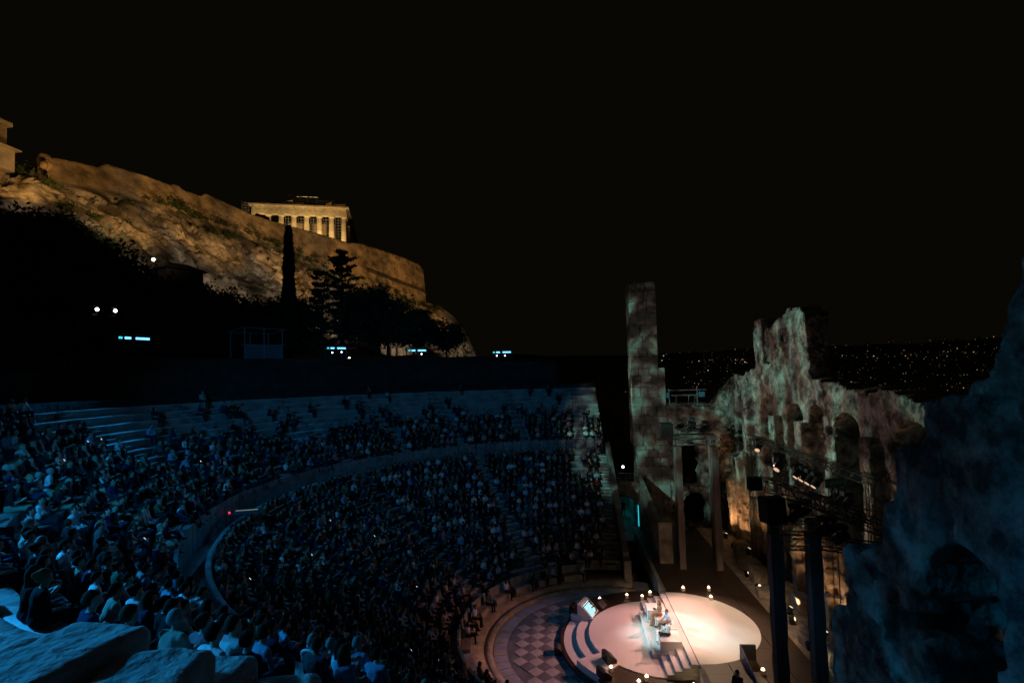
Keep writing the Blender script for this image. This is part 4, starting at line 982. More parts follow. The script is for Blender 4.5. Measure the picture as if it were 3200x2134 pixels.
for (x, y) in cols:
    c = link('column', cm, None, tm, (x, y, 0)); link('capital', cap, None, c)
q = MB(); q.box(-0.05, Lg, -Wd, -Wd+2.0, CH+0.86, CH+2.2); q.box(-0.05, 2.0, -Wd+2.003, 0.0, CH+0.86, CH+2.2); q.box(2.003, Lg*0.5, -2.0, 0, CH+0.86, CH+2.2); q.build('architrave', M['temple'], tm)
fr = MB(); fr.box(0.06, Lg, -Wd+0.1, -Wd+1.9, CH+2.203, CH+3.5); fr.box(0.06, 1.9, -Wd+1.903, -0.1, CH+2.203, CH+3.5); fo = fr.build('frieze', M['temple'], tm)
for k in range(15):
    q = MB(); y = -0.9-(Wd-1.8)*k/14; q.box(-0.08, 0.058, y-0.42, y+0.42, CH+2.205, CH+3.4, 0.02); q.build('triglyph', M['temple'], fo)
q = MB(); q.box(-0.8, Lg, -Wd-0.8, -Wd+2.1, CH+3.503, CH+4.05); q.box(-0.8, 2.1, -Wd+2.103, 0.8, CH+3.503, CH+4.05); q.build('cornice', M['temple'], tm)
for (ya, yb, h) in ((-0.2, -7.0, 0.75), (-9.5, -13.5, 1.7), (-13.6, -17, 1.0), (-23.8, -26.2, 1.6), (-26.3, -30.9, 1.1), (-17.2, -23.6, 0.4)):
    q = MB(); q.add([(-0.3, yb, CH+4.053), (1.5, yb, CH+4.053), (1.5, ya, CH+4.053), (-0.3, ya, CH+4.053), (-0.2, yb+0.3, CH+4.05+h), (1.3, yb+0.3, CH+4.05+h*0.9), (1.3, ya-0.4, CH+4.05+h*0.75), (-0.2, ya-0.4, CH+4.05+h*0.7)], [(0,3,2,1),(4,5,6,7),(0,1,5,4),(1,2,6,5),(2,3,7,6),(3,0,4,7)]); q.build('pediment_block', M['temple'], tm)
q = MB(); q.box(10.0, Lg-8, -Wd+5, -5, 0, CH+0.6); q.build('cella_wall', mat('shaded_cella_stone', (0.42, 0.32, 0.22), 0.9, 0.3, 0.5), tm)  # dimness behind the columns is put into the cella wall colour
q = MB(); q.box(-0.5, 0.3, -16.2, -13.2, 0.3, 6.2); q.build('doorway', M['black'], tm) if False else None
# scaffolding on the temple
sf_ = empty('temple_scaffold', TO, TA); sf_.scale = (1.07, 1.07, 1.07); tag(sf_, 'thin pale scaffolding between the temple columns and along its roof', 'scaffold')
for k in range(2, 7):
    q = MB(); y0 = -1.0-pitch_*k-1.1; y1 = -1.0-pitch_*(k+1)+1.1
    for y in np.linspace(y0, y1, 3):
        q.bar((2.2, y, 0), (2.2, y, CH+0.6), 0.06)
    for z in np.arange(0.5, CH+0.6, 1.0): q.bar((2.2, y0, z), (2.2, y1, z), 0.05)
    q.build('scaffold_bay', M['alu'], sf_)
q = MB()
for z in (5.3, 5.8, 6.3): q.bar((0.6, 0.6, CH+z), (0.6, -27, CH+z), 0.05)
for y in (-5.2, -9, -12, -15.5, -21, -24.5, -26.0): q.bar((0.6, y, CH+4.0), (0.6, y, CH+6.9+1.0*(y < -11 and y > -13)), 0.055)
q.bar((0.6, -14.5, CH+7.4), (0.6, -21.5, CH+7.4), 0.06); q.bar((0.6, -18, CH+5), (0.6, -18, CH+7.4), 0.05)
q.build('roof_railing', M['alu'], sf_)
q = MB()
for z in np.arange(CH-1, CH+5, 0.6): q.bar((0.5, 0.8, z), (0.5, 3.2, z), 0.05)
for y in (0.9, 2.0, 3.1): q.bar((0.5, y, CH-3), (0.5, y, CH+5), 0.05)
q.build('scaffold_bay', M['alu'], sf_)
hut = empty('site_hut', TO+Vector((-6.5, -7.5, 3.0)), TA); tag(hut, 'small dark gabled site hut in front of the temple', 'hut')
q = MB(); q.box(-1.5, 1.5, -2.6, 2.6, -4, 3.9); q.build('wall', M['black'], hut)
q = MB(); q.add([(-1.7, -2.9, 3.9), (1.7, -2.9, 3.9), (1.7, 2.9, 3.9), (-1.7, 2.9, 3.9), (-1.7, 0.8, 5.1), (1.7, 0.8, 5.1)], [(0,3,2,1), (0,1,5,4), (2,3,4,5), (0,4,3), (1,2,5)]); q.build('roof', M['black'], hut)
# gate building at the left edge
gb = empty('gate_bastion', (30.7, 72.2, 40.0)); tag(gb, 'lit masonry bastion cut by the left edge of the picture', 'building')
q = MB(); q.box(-8, 0.0, 0.9, 9, 0, 9.6, 0.15); q.build('tower_wall', M['citadel'], gb)
q = MB(); q.box(-8.4, 0.4, 0.55, 9.5, 9.602, 10.15, 0.1); q.build('cornice', M['temple'], gb)
q = MB(); q.box(-8, -0.3, -0.65, 0.898, 3.0, 5.9, 0.1); q.build('side_wall', M['temple'], gb)
q = MB(); q.add([(-8.2, -1.1, 5.9), (0.1, -1.1, 5.9), (0.1, 0.9, 5.9), (-8.2, 0.9, 5.9), (-8.2, -1.1, 6.1), (0.1, -1.1, 6.1), (0.1, 0.9, 6.9), (-8.2, 0.9, 6.9)], [(0,3,2,1),(4,5,6,7),(0,1,5,4),(1,2,6,5),(2,3,7,6),(3,0,4,7)]); q.build('roof', M['temple'], gb)
for (x, y, z, s) in ((33.5, 70.8, 45.2, 0.5), (34.5, 71.2, 45.6, 0.7), (35.4, 72.9, 46.4, 0.7), (36.0, 73.4, 47.0, 1.0)):
    V, Q = ruin('r', (-1.4*s,)*3, (1.4*s,)*3, 0.25*s, lambda a, b, c: np.sqrt(a*a+b*b+(c*0.8)**2)-0.85*s, None, 0.35*s, 0.8, seed=int(x*10))
    o = link('boulder', npmesh('boulder', V, Q, smooth=True), M['citadel'], None, (x, y, z)); tag(o, 'loose boulder in the gap between bastion and long wall', 'boulder', 'boulders beside the bastion')

# ================================================================== TREES
def leaf_quads(P, size, g):
    n = len(P); a = g.normal(size=(n, 3)); a /= np.linalg.norm(a, axis=1)[:, None]; b = g.normal(size=(n, 3)); b -= a*(a*b).sum(1)[:, None]; b /= np.linalg.norm(b, axis=1)[:, None]
    s = (size*g.uniform(0.6, 1.3, n))[:, None]
    V = np.stack([P-a*s, P-b*s*0.5, P+a*s, P+b*s*0.5], 1).reshape(-1, 3); F = np.arange(4*n).reshape(n, 4)
    return V, F
def tree(name, loc, h, kind, lab, wdt, seed, nleaf=5200, group='dark trees on the terrace', bare=0.12, lm=None):
    g = np.random.default_rng(seed); root = empty(name, loc); tag(root, lab, 'tree', group)
    q = MB(); tr_ = 0.022*h+0.05; lean = g.normal(0, 0.02, 2)*h
    prev = Vector((0, 0, -1.5)); N = 7
    for k in range(1, N+1):
        f = k/N; p = Vector((lean[0]*f*f, lean[1]*f*f, h*(0.8 if kind == 'cypress' else 0.92)*f)); q.bar(tuple(prev), tuple(p), tr_*(1-0.85*f)+0.02, 6); prev = p
    P = []
    if kind == 'cypress':
        z = h*(0.04+0.96*g.uniform(0, 1, nleaf)**0.9); f = z/h
        rad = wdt*(0.16+0.84*(1-f)**0.62)*np.minimum(1, 0.55+f*5)*(0.8+0.4*vnoise(np.stack([f*16, 0*f, 0*f], 1), seed))
        t = g.uniform(0, 2*math.pi, nleaf); r_ = rad*np.sqrt(g.uniform(0.15, 1, nleaf)); P = np.stack([r_*np.cos(t), r_*np.sin(t), z], 1); size = 0.26
    elif kind == 'conifer':
        tiers = int(h/0.85); pts = []
        for k in range(tiers):
            f = bare+(1-bare)*k/tiers; zz = h*f; L = wdt*(1-f)**0.7*(0.35+0.95*g.uniform())+0.4
            for b in range(6):
                if g.uniform() < 0.30: continue
                t = b*math.pi/3+g.uniform(-.5, .5)+k; LL = L*g.uniform(0.35, 1.35); rise = g.uniform(-0.18, 0.42)*LL+0.12*k/tiers
                e = Vector((LL*math.cos(t), LL*math.sin(t), zz+rise)); q.bar((lean[0]*f*f, lean[1]*f*f, zz), tuple(e), 0.05, 4)
                m_ = max(10, int(nleaf/(tiers*6)*1.1)); u = g.uniform(0.15, 1, m_)
                pts.append(np.stack([u*e.x, u*e.y, zz+u*(e.z-zz)], 1)+g.normal(0, 1, (m_, 3))*np.array([0.24, 0.24, 0.13])*(0.5+0.6*(1-u))[:, None])
        P = np.concatenate(pts); size = 0.22
    else:
        pts = []; nb = 9
        for b in range(nb):
            t = g.uniform(0, 2*math.pi); el = g.uniform(0.25, 1.3); L = g.uniform(0.3, 0.62)*h*0.62
            b0 = Vector((0, 0, h*g.uniform(0.22, 0.5))); e = b0+Vector((math.cos(t)*math.cos(el)*L*wdt/(0.35*h), math.sin(t)*math.cos(el)*L*wdt/(0.35*h), math.sin(el)*L)); q.bar(tuple(b0), tuple(e), 0.07+0.005*h, 5)
        nc = 34
        for c in range(nc):
            u = g.normal(size=3); u /= np.linalg.norm(u); rad = g.uniform(0.35, 1)**0.5
            ctr = np.array([u[0]*wdt*rad, u[1]*wdt*rad, h*0.62+u[2]*h*0.38*rad]); m_ = nleaf//nc
            pts.append(ctr+g.normal(0, 1, (m_, 3))*np.array([0.2, 0.2, 0.15])*wdt*g.uniform(0.7, 1.3))
        P = np.concatenate(pts); P = P[P[:, 2] > 0.2]; size = 0.26
    q.build('trunk', M['bark'], root)
    V, F = leaf_quads(P, size, g); link('crown', npmesh('crown', V, F), lm or M['leaf'], root)
def gz(x, y): return float(ground_height(np.array([x]), np.array([y]))[0])
tree('cypress_tree', (30.7, 33.5, gz(30.7, 33.5)), 17.0, 'cypress', 'tall narrow dark cypress standing against the crag', 1.15, 1, 11000)
tree('conifer_tree', (33.0, 27.6, gz(33, 27.6)), 14.6, 'conifer', 'ragged layered conifer with forked top right of the cypress', 4.6, 2, 9000)
tree('conifer_tree', (34.5, 31.2, gz(34.5, 31.2)), 12.2, 'conifer', 'smaller pointed conifer between the cypress and the ragged conifer', 3.6, 3, 6000)
tree('broad_tree', (37.0, 25.4, gz(37, 25.4)), 9.8, 'round', 'dense broad tree right behind the ragged conifer', 4.2, 4, 8000)
tree('broad_tree', (40.5, 24.0, gz(40.5, 24)), 8.8, 'round', 'loose dark tree with crag showing through its edge', 3.6, 5, 5200)
tree('broad_tree', (35.4, 18.8, gz(35.4, 18.8)), 6.4, 'round', 'small round topped tree above the third blue rig', 2.4, 6, 5000)
tree('broad_tree', (43.0, 16.0, gz(43, 16)), 5.2, 'round', 'low tree at the lower end of the crag', 2.6, 7, 4000)
tree('broad_tree', (36.5, 36.6, gz(36.5, 36.6)), 8.8, 'round', 'dark bushy tree directly left of the cypress', 3.6, 8, 6000)
for (x, y, zt, wd_, lab) in ((18.7, 54.0, 33.0, 4.6, 'very dark tree filling the left edge of the slope'), (18.9, 50.4, 31.2, 4.0, 'big dark tree second from the left edge'), (18.5, 47.2, 29.2, 3.8, 'dark tree left of the hut'), (19.0, 44.6, 26.6, 3.6, 'dark tree hiding the slope below the hut lamp'),
                              (21.0, 42.6, 25.4, 3.8, 'dark tree below the hut roof'), (23.0, 39.8, 24.6, 3.8, 'dark tree right of the hut roof'), (25.0, 37.6, 24.0, 3.4, 'wide dark tree below the shrubby foot of the crag'), (28.9, 36.4, 23.3, 3.2, 'low dark tree just left of the cypress'), (12.0, 43.5, 24.0, 4.4, 'dark tree behind the follow spot stand'), (15.5, 40.0, 22.0, 3.8, 'low dark tree above the first blue rig')):
    z0 = gz(x, y); tree('broad_tree', (x, y, z0), zt-z0, 'round', lab, wd_, int(x*7+y*13), 6500)
# hut with hipped roof on the slope
hh = empty('slope_hut', (34.6, 51.6, 24.5), R(-25)); hh.scale = (0.66, 0.66, 0.78); tag(hh, 'dark low house with hipped roof silhouetted against the crag', 'house')
q = MB(); q.box(-3.6, 3.6, -3, 3, -4, 6.4); q.build('wall', M['black'], hh)
q = MB(); q.add([(-4.5, -3.8, 6.4), (4.5, -3.8, 6.4), (4.5, 3.8, 6.4), (-4.5, 3.8, 6.4), (-1.8, 0, 7.9), (2.0, 0, 7.9)], [(0,3,2,1), (0,1,5,4), (2,3,4,5), (0,4,3), (1,2,5)]); q.build('roof', M['black'], hh)
# shrubs on the crag
g = np.random.default_rng(77); shr = []
spots = []
for (u0, u1, v0, v1, n_) in ((0.16, 0.70, 0.0, 0.05, 60), (0.0, 0.14, 0.1, 0.55, 8), (0.22, 0.50, 0.03, 0.2, 26), (0.40, 0.62, 0.15, 0.5, 10), (0.60, 0.84, 0.06, 0.35, 24), (0.3, 0.62, 0.75, 1.0, 14), (0.8, 0.97, 0.4, 0.95, 10)):
    for _ in range(n_): spots.append((g.uniform(u0, u1), g.uniform(v0, v1)))
for k, (u, v) in enumerate(spots):
    p = Vr[int(v*nv), int(u*(nR-1))]; s = g.uniform(0.7, 1.9); n_ = int(70*s)
    P = g.normal(0, 1, (n_, 3))*np.array([0.55, 0.55, 0.4])*s; P[:, 2] = np.abs(P[:, 2])
    V, F = leaf_quads(P, 0.3, g); o = link('shrub', npmesh('shrub', V, F), M['shrub'], None, tuple(p)); tag(o, 'scrubby green shrub growing on the crag ledges', 'shrub', 'shrubs on the crag')

# ================================================================== THE CITY
g = np.random.default_rng(5)
def gzv(x, y): return ground_height(x, y)
NC = 2600
az = g.uniform(R(-48), R(6), NC); dist = 260*np.exp(g.uniform(0, 1, NC)*math.log(7000/260))
X = CAM[0]+dist*np.cos(az); Y = CAM[1]+dist*np.sin(az); Z = gzv(X, Y); sx = g.uniform(6, 14, NC); sy = g.uniform(6, 14, NC); hh_ = g.uniform(6, 20, NC)
base = np.array([(-1,-1,0),(1,-1,0),(1,1,0),(-1,1,0),(-1,-1,1),(1,-1,1),(1,1,1),(-1,1,1)], float)
Vb = np.stack([X[:, None]+base[None, :, 0]*sx[:, None], Y[:, None]+base[None, :, 1]*sy[:, None], (Z-3)[:, None]+base[None, :, 2]*(hh_+3)[:, None]], -1).reshape(-1, 3)
fb = np.array([(4,5,6,7),(0,1,5,4),(1,2,6,5),(2,3,7,6),(3,0,4,7)])
Fb = (np.arange(NC)[:, None, None]*8+fb[None]).reshape(-1, 4)
o = link('city_houses', npmesh('city_houses', Vb, Fb), mat('city_plaster', (0.30, 0.28, 0.25), 0.9, 0.3, 0.02)); tag(o, 'dark mass of distant city houses below the hills', kind='stuff')
def octa(P, s):
    n = len(P); ob = np.array([(1,0,0),(-1,0,0),(0,1,0),(0,-1,0),(0,0,1),(0,0,-1)], float); of = np.array([(0,2,4),(2,1,4),(1,3,4),(3,0,4),(2,0,5),(1,2,5),(3,1,5),(0,3,5)])
    return (P[:, None, :]+ob[None]*s[:, None, None]).reshape(-1, 3), (np.arange(n)[:, None, None]*6+of[None]).reshape(-1, 3)
cols_ = [('street_light_warm', (1.0, 0.55, 0.22)), ('street_light_white', (1.0, 0.80, 0.55)), ('street_light_cool', (0.75, 0.92, 1.0)), ('street_light_dim', (0.55, 0.4, 0.22))]
for k, (nm_, c) in enumerate(cols_):
    n = (90, 90, 40, 620)[k]
    az = g.uniform(R(-47), R(-1.5), n); clump = vnoise(np.stack([az*22, 0*az+k, 0*az], 1), 6); az = az[(clump > 0.33) & ((az < R(-9)) | (clump > 0.62))]; n = len(az)
    dist = 700*np.exp(g.uniform(0, 1, n)**0.8*math.log(7600/700)); X = CAM[0]+dist*np.cos(az); Y = CAM[1]+dist*np.sin(az); Z = gzv(X, Y)+g.uniform(12, 26, n)
    s = dist*np.clip(g.lognormal(-7.25, 0.35, n), 0.0003, 0.0016)*0.62
    V, F = octa(np.stack([X, Y, Z], 1), s)
    o = link('city_lights', npmesh('city_lights', V, F), emit(nm_, c, (0.8, 0.75, 0.7, 0.28)[k])); tag(o, 'scattered %s points of light over the dark city' % ('amber', 'pale', 'bluish', 'dim')[k], kind='stuff')
# nearer apartment blocks with lit windows between tower and stage wall
win_m = [emit('lit_window_%d' % k, c, s) for k, (c, s) in enumerate((((1.0, 0.62, 0.22), 0.55), ((1.0, 0.8, 0.5), 0.4), ((0.6, 0.45, 0.25), 0.12)))]
AP = [(560, -126, 60, 16, 'long pale apartment block with a glowing top floor seen between tower and wall'), (600, -150, 46, 13, 'grey apartment block right of the long lit block'), (640, -128, 40, 18, 'dim apartment block behind the long lit block'), (530, -100, 34, 9, 'low amber lit building nearest the tower'), (545, -112, 22, 10, 'small amber lit house beside the low building'), (700, -120, 60, 16, 'far dim block above the other lit houses')]
for (x, y, wd, ht, lab) in AP:
    z0 = gz(x, y)-2; o = empty('apartment_block', (x, y, z0)); tag(o, lab, 'building', 'lit apartment blocks below the hills')
    q = MB(); q.box(0, 14, -wd/2, wd/2, 0, ht+4); q.build('wall', mat('city_plaster', (0.3, 0.28, 0.25)), o)
    q = MB(); q.box(-0.6, 14.6, -wd/2-0.6, wd/2+0.6, ht+4.003, ht+4.8); q.build('roof', mat('city_plaster', (0.3, 0.28, 0.25)), o)
    for zf in range(int(ht/3.2)):
        for k in range(int(wd/4)):
            if random.random() < 0.5: continue
            mm = win_m[0 if (zf == int(ht/3.2)-1 and random.random() < 0.7) else (1 if random.random() < 0.15 else 2)]
            q = MB(); yy = -wd/2+2+4*k; zz = 5+3.2*zf; q.box(-0.12, -0.02, yy-1.1, yy+1.1, zz, zz+1.7); q.build('window', mm, o)
# ================================================================== PEOPLE
def smin(a, b, k):
    h = np.clip(0.5+0.5*(b-a)/k, 0, 1); return b*(1-h)+a*h-k*h*(1-h)
def caps_mesh(caps, h, k=0.03, inflate=0.0):
    """tapered capsules (p0, p1, r0, r1, material) -> one continuous surface with material per face"""
    A = np.array([c[0] for c in caps], float); B = np.array([c[1] for c in caps], float); r = np.array([max(c[2], c[3]) for c in caps])
    lo = np.minimum(A, B).min(0)-r.max()-2*h-inflate; hi = np.maximum(A, B).max(0)+r.max()+2*h+inflate
    n = np.ceil((hi-lo)/h).astype(int)+1
    ax = [lo[d]+h*np.arange(n[d]) for d in range(3)]
    G = np.stack(np.meshgrid(*ax, indexing='ij'), -1)
    D = np.full(G.shape[:3], 9.0)
    def cd_(P, c):
        a = np.array(c[0], float); b = np.array(c[1], float); ab = b-a; L = (ab*ab).sum()
        t = np.clip(((P-a)@ab)/L, 0, 1) if L > 1e-9 else np.zeros(P.shape[:-1])
        return np.linalg.norm(P-a-t[..., None]*ab, axis=-1)-(c[2]+(c[3]-c[2])*t)-inflate
    for c in caps:      # evaluate only near the capsule
        a = np.array(c[0], float); b = np.array(c[1], float); m_ = max(c[2], c[3])+k*2+2*h+inflate
        i0 = np.maximum(0, np.floor((np.minimum(a, b)-m_-lo)/h).astype(int)); i1 = np.minimum(n, np.ceil((np.maximum(a, b)+m_-lo)/h).astype(int)+1)
        sl = tuple(slice(i0[d], i1[d]) for d in range(3)); D[sl] = smin(D[sl], cd_(G[sl], c), k)
    V, Q = surfnet(D, lo, h)
    ctr = V[Q].mean(1); best = np.full(len(ctr), 9.0); mi = np.zeros(len(ctr), int)
    for c in caps:
        d = cd_(ctr, c); s = d < best; best[s] = d[s]; mi[s] = c[4]
    return V, Q, mi
SKIN, SHIRT, TROU, HAIR, SHOE, EYE = 0, 1, 2, 3, 4, 5
def head_caps(x, z, y=0.0, look=0.0, hair='short', fine=False, nod=0.0):
    c, s = math.cos(look), math.sin(look)
    def L(dx, dy, dz): return (x+c*dx-s*dy, y+s*dx+c*dy, z+dz-nod*dx)
    H = [(L(0.0, 0, -0.15), L(0.012, 0, -0.06), 0.052, 0.05, SKIN), (L(0.035, 0, -0.045), L(0.02, 0, 0.02), 0.068, 0.09, SKIN), (L(0.10, 0, -0.005), L(0.118, 0, -0.03), 0.012, 0.018, SKIN)]
    H += [(L(0.005, 0.088, -0.02), L(0.005, 0.09, 0.015), 0.016, 0.018, SKIN), (L(0.005, -0.088, -0.02), L(0.005, -0.09, 0.015), 0.016, 0.018, SKIN)]
    if fine: H += [(L(0.098, e*0.033, 0.008), L(0.10, e*0.033, 0.008), 0.011, 0.011, EYE) for e in (-1, 1)]+[(L(0.092, -0.022, -0.062), L(0.092, 0.022, -0.062), 0.009, 0.009, SHIRT if False else EYE)]
    hr = [(L(-0.012, 0, 0.055), L(-0.03, 0, 0.02), 0.088, 0.092, HAIR), (L(0.05, 0, 0.085), L(-0.01, 0, 0.075), 0.05, 0.075, HAIR)]
    if hair == 'long': hr += [(L(-0.04, e*0.05, 0.0), L(-0.045, e*0.07, -0.22), 0.065, 0.05, HAIR) for e in (-1, 1)]+[(L(0.01, e*0.085, 0.02), L(0.02, e*0.10, -0.19), 0.035, 0.03, HAIR) for e in (-1, 1)]+[(L(-0.06, 0, 0), L(-0.07, 0, -0.24), 0.07, 0.06, HAIR)]
    if hair == 'bun': hr += [(L(-0.10, 0, 0.06), L(-0.11, 0, 0.06), 0.045, 0.045, HAIR)]
    if hair == 'bald': hr = hr[:0]
    return H, hr
def seated(lean=0.0, arms='lap', hair='short', look=0.0, legs='together', twist=0.0, fem=False, fine=False, shoulder=0.185):
    lx = lean; c = []
    c += [((0, -0.085, 0.11), (0, 0.085, 0.11), 0.12, 0.12, TROU), ((0.0, 0, 0.14), (lx*0.55, 0, 0.33), 0.125, 0.12, SHIRT)]
    sh = shoulder*(0.9 if fem else 1.0)
    c += [((lx*0.8, -0.075, 0.40), (lx*0.8, 0.075, 0.40), 0.115, 0.115, SHIRT), ((lx, -sh+0.03, 0.52), (lx, sh-0.03, 0.52), 0.07, 0.07, SHIRT), ((lx*0.95, -0.06, 0.48), (lx*0.95, 0.06, 0.48), 0.11, 0.11, SHIRT)]
    for e in (-1, 1):
        kx = 0.44; ky = e*(0.10 if legs == 'together' else 0.17)
        fx = kx+(0.02 if legs != 'out' else 0.18)
        if legs == 'crossed' and e == 1:
            c += [((0.02, e*0.09, 0.10), (0.42, -0.02, 0.19), 0.09, 0.065, TROU), ((0.42, -0.02, 0.19), (0.60, -0.12, -0.12), 0.062, 0.045, TROU), ((0.60, -0.12, -0.17), (0.76, -0.13, -0.12), 0.042, 0.035, SHOE)]
        else:
            c += [((0.02, e*0.09, 0.10), (kx, ky, 0.10), 0.092, 0.068, TROU), ((kx, ky, 0.09), (fx, ky, -0.33), 0.066, 0.046, TROU), ((fx-0.01, ky, -0.40), (fx+0.15, ky*1.1, -0.415), 0.045, 0.037, SHOE)]
        S = (lx, e*(sh+0.01), 0.52)
        if arms == 'lap': E_ = (lx*0.6+0.06, e*(sh+0.065), 0.26); Hn = (0.30, e*0.07, 0.21)
        elif arms == 'knees': E_ = (lx*0.7+0.16, e*(sh+0.05), 0.28); Hn = (0.46, e*0.07, 0.22)
        elif arms == 'crossed': E_ = (lx+0.08, e*(sh+0.05), 0.27); Hn = (lx+0.19, -e*0.07, 0.33+0.02*e)
        elif arms == 'chin': E_ = ((lx*0.7+0.20, e*(sh+0.02), 0.27)); Hn = (lx+0.14, 0.02*e, 0.60) if e == 1 else (0.32, -0.02, 0.24)
        elif arms == 'phone': E_ = (lx+0.07, e*(sh+0.04), 0.27); Hn = (lx+0.30, e*0.05, 0.38)
        elif arms == 'up': E_ = (lx+0.10, e*(sh+0.12), 0.70); Hn = (lx+0.06, e*0.10, 0.90)
        elif arms == 'back': E_ = (lx-0.10, e*(sh+0.10), 0.30); Hn = (-0.26, e*(sh+0.09), 0.06)
        c += [(S, E_, 0.056, 0.045, SHIRT)]
        mid = tuple(S_*0.1+E2*0.9 for S_, E2 in zip(E_, E_))
        c += [(E_, Hn, 0.041, 0.030, SKIN if fem or (arms in ('crossed', 'phone', 'chin')) else SHIRT), (Hn, tuple(np.array(Hn)+(np.array(Hn)-np.array(E_))*0.28), 0.036, 0.024, SKIN)]
    hd_, hr = head_caps(lx+0.035, 0.735, 0, look, hair, fine, 0.15)
    return c+hd_, hr
def standing(hair='short', arms='side'):
    c = [((0, -0.085, 0.92), (0, 0.085, 0.92), 0.115, 0.115, TROU), ((0, 0, 0.95), (0, 0, 1.18), 0.12, 0.12, SHIRT), ((0, -0.08, 1.25), (0, 0.08, 1.25), 0.115, 0.115, SHIRT), ((0, -0.155, 1.37), (0, 0.155, 1.37), 0.07, 0.07, SHIRT)]
    for e in (-1, 1):
        c += [((0, e*0.09, 0.90), (0.01, e*0.11, 0.48), 0.09, 0.062, TROU), ((0.01, e*0.11, 0.48), (-0.01, e*0.12, 0.09), 0.06, 0.042, TROU), ((-0.02, e*0.12, 0.045), (0.16, e*0.14, 0.04), 0.045, 0.036, SHOE)]
        E_ = (-0.02, e*0.25, 1.10); H_ = (0.10, e*0.23, 0.85) if arms == 'side' else (0.2, -e*0.05, 1.12)
        c += [((0, e*0.195, 1.37), E_, 0.054, 0.043, SHIRT), (E_, H_, 0.04, 0.03, SKIN), (H_, (H_[0]+0.02, H_[1], H_[2]-0.09), 0.036, 0.022, SKIN)]
    a, b = head_caps(0.02, 1.585, 0, 0, hair); return c+a, b

skins = [mat('skin_tan', (0.34, 0.21, 0.145), 0.6), mat('skin_fair', (0.50, 0.33, 0.24), 0.6), mat('skin_deep', (0.30, 0.18, 0.12), 0.6)]
hairs = [mat('hair_black', (0.012, 0.010, 0.009), 0.5), mat('hair_brown', (0.06, 0.035, 0.02), 0.5), mat('hair_grey', (0.25, 0.24, 0.23), 0.5), mat('hair_fair', (0.26, 0.17, 0.08), 0.5)]
CLO = {'white': (0.68, 0.68, 0.68), 'pale blue': (0.26, 0.35, 0.50), 'cream': (0.42, 0.38, 0.31), 'grey': (0.09, 0.09, 0.10), 'black': (0.015, 0.015, 0.017), 'navy': (0.02, 0.03, 0.08), 'dark red': (0.18, 0.02, 0.02), 'green': (0.04, 0.12, 0.07), 'pink': (0.50, 0.22, 0.25)}
clom = {k: mat('cloth_'+k.replace(' ', '_'), v, 0.9, 0.12, 9.0, 0.15, 14.0) for k, v in CLO.items()}
trm = [mat('trousers_dark', (0.02, 0.022, 0.03), 0.9), mat('trousers_navy', (0.03, 0.04, 0.08), 0.9), mat('trousers_beige', (0.30, 0.25, 0.18), 0.9)]
shoe = mat('shoe_leather', (0.02, 0.017, 0.015), 0.5); eye = mat('dark_eye', (0.02, 0.015, 0.012), 0.3)
POSES = [('hands in lap', dict(lean=-0.02, arms='lap')), ('elbows on knees', dict(lean=0.16, arms='knees', legs='apart')), ('arms crossed', dict(lean=-0.04, arms='crossed', legs='crossed')),
         ('chin in hand', dict(lean=0.10, arms='chin', legs='together')), ('holding a phone', dict(lean=0.04, arms='phone', hair='long', fem=True)), ('long hair, upright', dict(lean=-0.02, arms='lap', hair='long', fem=True, legs='crossed')),
         ('leaning back', dict(lean=-0.10, arms='back', legs='out')), ('head turned aside', dict(lean=0.02, arms='lap', look=0.8, hair='short')), ('hair bun', dict(lean=0.03, arms='lap', hair='bun', fem=True))]
POSE_LO = []; POSE_HI = []; 
for nm_, kw in POSES:
    b, h_ = seated(**kw)
    POSE_LO.append(caps_mesh(b+h_, 0.062, 0.035, 0.008))
    POSE_HI.append((caps_mesh(b, 0.026, 0.03), caps_mesh(h_, 0.022, 0.03) if h_ else None))
def slots(shirt, sk_, hr_, tr_): return [skins[sk_], clom[shirt], trm[tr_], hairs[hr_], shoe, eye]
BODY = {}
def body_meshes(p, shirt, sk_, hr_, tr_):
    key = (p, shirt, sk_, hr_, tr_)
    if key not in BODY:
        (V, Q, mi), hm = POSE_HI[p]
        me = npmesh('body', V, Q, mi, True)
        for x in slots(shirt, sk_, hr_, tr_): me.materials.append(x)
        hme = npmesh('hair', hm[0], hm[1], None, True); hme.materials.append(hairs[hr_]); BODY[key] = (me, hme)
    return BODY[key]
LOWB = {}
def low_mesh(p, shirt, sk_, hr_, tr_):
    key = (p, shirt, hr_)
    if key not in LOWB:
        V, Q, mi = POSE_LO[p]; me = npmesh('person', V, Q, mi, True)
        for x in slots(shirt, sk_, hr_, tr_): me.materials.append(x)
        LOWB[key] = me
    return LOWB[key]

for m_ in hairs+list(clom.values())+trm:
    m_.node_tree.nodes['Principled BSDF'].inputs['Specular IOR Level'].default_value = 0.08; m_.node_tree.nodes['Principled BSDF'].inputs['Roughness'].default_value = 0.9
